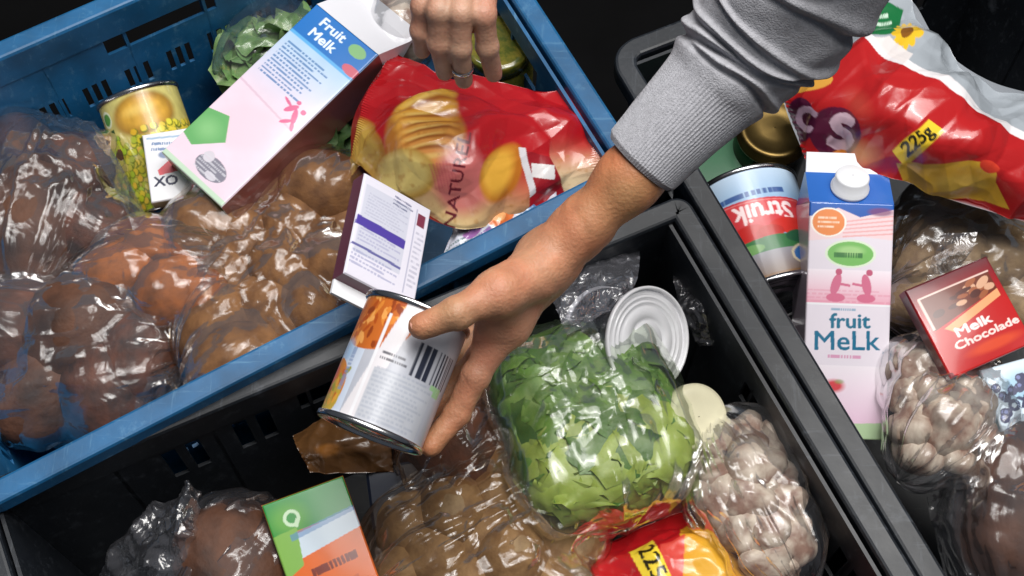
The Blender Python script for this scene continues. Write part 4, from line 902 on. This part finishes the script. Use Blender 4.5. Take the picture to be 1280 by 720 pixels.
# ------------------------------------------------------------------ arms: smooth unions of tapered limbs, meshed as one skin
def cone(P, a, b, ra, rb):
    a = np.array(a); ab = np.array(b)-a; t = np.clip(((P-a)@ab)/(ab@ab), 0, 1); return np.linalg.norm(P-a-t[..., None]*ab, axis=-1)-(ra+(rb-ra)*t)
def smin(a, b, k): h = np.clip(.5+.5*(b-a)/k, 0, 1); return b+(a-b)*h-k*h*(1-h)
def chain(P, pts, rad, k=.004):
    d = None
    for i in range(len(pts)-1):
        c = cone(P, pts[i], pts[i+1], rad[i], rad[i+1]); d = c if d is None else smin(d, c, k)
    return d
def skin_mesh(fn, lo, hi, h):
    n = np.ceil((np.array(hi)-lo)/h).astype(int)+1
    g = np.stack(np.meshgrid(*[lo[i]+h*np.arange(n[i]) for i in range(3)], indexing='ij'), -1); D = fn(g)
    s = D < 0; nx, ny, nz = n
    cs = [s[i:nx-1+i, j:ny-1+j, k:nz-1+k] for i in (0, 1) for j in (0, 1) for k in (0, 1)]
    cnt = sum(c.astype(int) for c in cs); act = (cnt > 0) & (cnt < 8); idx = -np.ones(act.shape, int); A = np.argwhere(act); idx[act] = np.arange(len(A))
    acc = np.zeros((len(A), 3)); num = np.zeros(len(A)); of = np.array([(i, j, k) for i in (0, 1) for j in (0, 1) for k in (0, 1)])
    val = np.array([D[tuple((A+o).T)] for o in of])
    for p in range(8):
        for q in range(p+1, 8):
            if abs(of[p]-of[q]).sum() != 1: continue
            a, bq = val[p], val[q]; x = (a < 0) != (bq < 0); t = np.where(x, a/np.where(x, a-bq, 1), 0)
            acc += np.where(x[:, None], of[p]+t[:, None]*(of[q]-of[p]), 0); num += x
    V = np.array(lo)+h*(A+acc/num[:, None]); Fs = []
    for ax_ in range(3):
        o1 = [0, 0, 0]; o1[ax_] = 1; u, w = [i for i in range(3) if i != ax_]
        sl0 = s[tuple(slice(0, n[i]-o1[i]) for i in range(3))]; sl1 = s[tuple(slice(o1[i], n[i]) for i in range(3))]
        E = np.argwhere(sl0 != sl1); ok = (E[:, u] > 0) & (E[:, w] > 0) & (E[:, u] < n[u]-1) & (E[:, w] < n[w]-1); E = E[ok]
        def cell(du, dw):
            c = E.copy(); c[:, u] -= du; c[:, w] -= dw; return idx[tuple(c.T)]
        Q = np.stack([cell(1, 1), cell(0, 1), cell(0, 0), cell(1, 0)], 1); fl = s[tuple(E.T)]
        if ax_ == 1: fl = ~fl
        Q[~fl] = Q[~fl][:, ::-1]; Fs.append(Q)
    return V, np.concatenate(Fs)
def skin_col(V, tan, pink, f):
    n = fbm(V*60, 3, 4)[:, None]-.45; m = fbm(V*26, 3, 9)[:, None]-.45; red = np.array([.10, -.16, -.18])
    return np.clip((lin(tan)*(1-f[:, None])+lin(pink)*f[:, None])*(1+.4*n+m*1.7*red*2), 0, 1)
Rr = nrm(np.cross(axc, -FW)); Rr = Rr if Rr[0] > 0 else -Rr; Nn = nrm(np.cross(Rr, axc)); Nn = Nn if Nn@(-FW) > 0 else -Nn
def oncan(t, phi, off): a = math.radians(phi); return Cc+axc*t+(.0375+off)*(math.cos(a)*Nn+math.sin(a)*Rr)
wrist = atd(684, 326, DC-.012)
arm = [wrist, atd(731, 280, DC-.016), atd(785, 225, DC-.024), atd(850, 155, DC-.036)]
thumb = [atd(668, 342, DC-.020), atd(622, 366, DC-.040), atd(570, 392, DC-.0525), atd(528, 408, DC-.0500)]
imcp = atd(634, 406, DC+.000)
index = [imcp, atd(594, 470, DC+.002), atd(571, 517, DC+.008), oncan(.036, 106, .006)]
mid = [atd(632, 404, DC+.022), atd(584, 470, DC+.034), oncan(.020, 150, .008), oncan(.018, 185, .007)]
ring = [atd(634, 396, DC+.042), atd(580, 452, DC+.054), oncan(.002, 165, .009), oncan(.000, 198, .007)]
pink = [atd(640, 384, DC+.056), atd(590, 424, DC+.066), oncan(-.016, 175, .010), oncan(-.018, 205, .007)]
def hand_fn(P):
    d = chain(P, arm, [.0170, .0163, .0204, .0235], .01)
    d = smin(d, cone(P, wrist+FW*.014, arm[1]+FW*.014, .0165, .0165), .015)
    for q, r in ((index[0], .0125), (mid[0], .0125), (ring[0], .012), (pink[0], .011)): d = smin(d, cone(P, wrist+FW*.010, q, .0152, r), .012)
    d = smin(d, cone(P, thumb[0], thumb[1], .0165, .0130), .012); d = smin(d, cone(P, thumb[1], imcp, .0095, .0120), .016); d = smin(d, cone(P, atd(612, 390, DC-.022), atd(606, 432, DC+.002), .0080, .0080), .012)
    out = None
    for pts, rad in ((thumb, [.0155, .0128, .0108, .0094]), (index, [.0115, .0100, .0090, .0080]), (mid, [.012, .0105, .0095, .0085]), (ring, [.0115, .010, .009, .008]), (pink, [.010, .0085, .008, .007])):
        c = chain(P, pts, rad, .003)
        for p, r in zip(pts[1:-1], rad[1:-1]): c = smin(c, np.linalg.norm(P-p, axis=-1)-r*1.03, .003)
        c = smin(d, c, .009); out = c if out is None else smin(out, c, .0012)
    tend = np.abs(vnoise(P*np.array([70, 70, 40]), 21)*2-1)
    return out+.0012*(fbm(P*38, 2, 3)-.45)+.0007*np.maximum(.25-tend, 0)*4
allp = np.array(arm+thumb+index+mid+ring+pink)
person = empty('person', (*arm[-1][:2], 0)); tag(person, 'person in a grey knitted sleeve reaching in to hold a soup can', 'person')
off = np.array(person.location)
V, f = skin_mesh(hand_fn, allp.min(0)-.045, allp.max(0)+.045, .0025)
dist_w = np.linalg.norm(V-thumb[-1], axis=1); fl = np.clip(1-(np.linalg.norm(V-imcp, axis=1)-.03)/.09, 0, 1)
obj('arm', V-off, f, M['skin'], person, True, skin_col(V, (186, 126, 86), (196, 134, 106), fl))
def nail(tip, d, up, w, l, parent, off):
    d = nrm(d); up = nrm(up-d*(up@d)); s = np.cross(d, up); u = np.linspace(-1, 1, 9)[None, :].repeat(9, 0); v = np.linspace(-1, 1, 9)[:, None].repeat(9, 1)
    k = np.sqrt(np.maximum(1-.45*v**2*(np.abs(v) > 0), .1)); P = tip+s*(u*w*k)[..., None]+d*(v*l)[..., None]+up*(-.0030*u**2-.0012*v**2)[..., None]
    return obj('fingernail', P.reshape(-1, 3)-off, gridF(9, 9), M['nail'], parent)
dt = thumb[-1]-thumb[-2]; upn = nrm(-FW+UP*.55); nail(thumb[-1]-nrm(dt)*.001+nrm(upn-nrm(dt)*(upn@nrm(dt)))*.0088, dt, upn, .0056, .0070, person, off)

# sleeve
def tube(path, rad, nu, nv, disp, up=np.array([0, 0, 1.])):
    C = catmull(np.array(path), nv); R = catmull(np.array(rad)[:, None], nv)[:, 0]; T = np.gradient(C, axis=0); T /= np.linalg.norm(T, axis=1)[:, None]
    X = np.cross(T, up); X /= np.linalg.norm(X, axis=1)[:, None]; Y = np.cross(X, T); th = np.linspace(0, 2*np.pi, nu, endpoint=False)
    s = np.linspace(0, 1, nv)[:, None].repeat(nu, 1); A = th[None, :].repeat(nv, 0)
    Rd = R[:, None]+disp(s, A); return C[:, None]+Rd[..., None]*(np.cos(A)[..., None]*X[:, None]+np.sin(A)[..., None]*Y[:, None])
def sleeve_disp(s, A):
    cuff = 1/(1+np.exp((s-.36)/.012))
    d = .00045*np.sin(A*80+2.5*vnoise(np.stack([np.cos(A)*2, np.sin(A)*2, s*9], -1), 5))*cuff*(.6+.8*vnoise(np.stack([np.cos(A)*3, np.sin(A)*3, s*14], -1), 6))+.0025*(1-cuff)
    d += np.where(s < .02, -(.02-s)/.02*.0025, 0)
    D = np.stack([np.cos(A)*1.2, np.sin(A)*1.2, s*4], -1)
    for s0, am, ph, wd, kk in ((.40, .005, .4, .012, .035), (.47, .006, 1.8, .014, .06), (.56, .006, 3.0, .014, .05), (.66, .006, 4.2, .016, .06), (.76, .006, .6, .016, .06), (.88, .006, 2.0, .018, .05)):
        q = s-s0-kk*np.sin(A+ph)-.05*(vnoise(D, int(s0*100))-.5); d += -am*np.exp(-(q/wd)**2)*(.35+.65*np.clip(.6+np.cos(A*1.0+ph*2), 0, 1))+am*.55*np.exp(-((q-wd*2)/wd/1.4)**2)
    return d+.006*(1-cuff)*(fbm(D*1.3, 3, 8)-.45)
P = tube([atd(799, 204, DC-.026), atd(850, 150, DC-.036), atd(904, 94, DC-.046), atd(952, 38, DC-.06), atd(1000, -26, DC-.085), atd(1060, -130, DC-.13)], [.0285, .0315, .0365, .045, .050, .054], 320, 300, sleeve_disp)
obj('sleeve', P.reshape(-1, 3)-off, gridF(300, 320, wu=True), M['knit'], person)

# second hand reaching in from the far side
H2 = 1.06
f2 = [[(535, -34, -.045), (530, 8, -.050), (527, 38, -.038), (528, 62, -.02)], [(556, -38, -.050), (549, 14, -.060), (549, 54, -.042), (556, 90, -.012)],
      [(582, -36, -.052), (576, 16, -.062), (575, 60, -.044), (580, 100, -.010)], [(608, -28, -.048), (604, 18, -.056), (609, 58, -.036), (617, 92, -.008)]]
f2 = [[atd(x, y, H2+z) for x, y, z in q] for q in f2]; w2 = [atd(580, -130, H2-.05), atd(600, -230, H2-.07), atd(630, -340, H2-.10)]
def hand2_fn(P):
    d = chain(P, w2, [.025, .027, .034], .01); out = None
    for q in f2: d = smin(d, cone(P, w2[0], q[0], .017, .0105), .010)
    th = [w2[0], atd(625, -110, H2-.02), atd(640, -75, H2), atd(640, -45, H2+.02)]
    for pts, rad in [(q, [.0098, .0088, .0079, .0068]) for q in f2]+[(th, [.017, .012, .010, .0085])]:
        c = chain(P, pts, rad, .003)
        for p, r in zip(pts[1:-1], rad[1:-1]): c = smin(c, np.linalg.norm(P-p, axis=-1)-r*1.06, .003)
        c = smin(d, c, .006); out = c if out is None else smin(out, c, .001)
    return out
ap = np.array(sum(f2, [])+w2)
person2 = empty('person', (*w2[-1][:2], 0)); tag(person2, 'person of whom only a bare hand shows, fingers reaching behind the red crisps', 'person'); off2 = np.array(person2.location)
V, f = skin_mesh(hand2_fn, ap.min(0)-.05, ap.max(0)+.04, .0024)
obj('arm', V-off2, f, M['skin'], person2, True, skin_col(V, (188, 134, 108), (200, 142, 120), np.ones(len(V))*.5))
for q in f2:
    d = q[3]-q[2]; nail(q[3]-nrm(d)*.001+nrm(-FW+UP*.2-nrm(d)*((-FW+UP*.2)@nrm(d)))*.0064, d, -FW+UP*.2, .0042, .0052, person2, off2)
# ring on a finger
rp = f2[2][2]*.4+f2[2][3]*.6; rd = nrm(f2[2][3]-f2[2][2]); x = nrm(np.cross(rd, [1, 0, 0])); y = np.cross(rd, x)
V, f = lathe([(.0078, -.0018), (.0084, -.0014), (.0084, .0014), (.0078, .0018)], 40); o = obj('finger_ring', V, f, M['silver']); o.matrix_world = frame(rp, x, y, rd); tag(o, 'thin silver ring on a finger reaching behind the red crisps', 'ring')
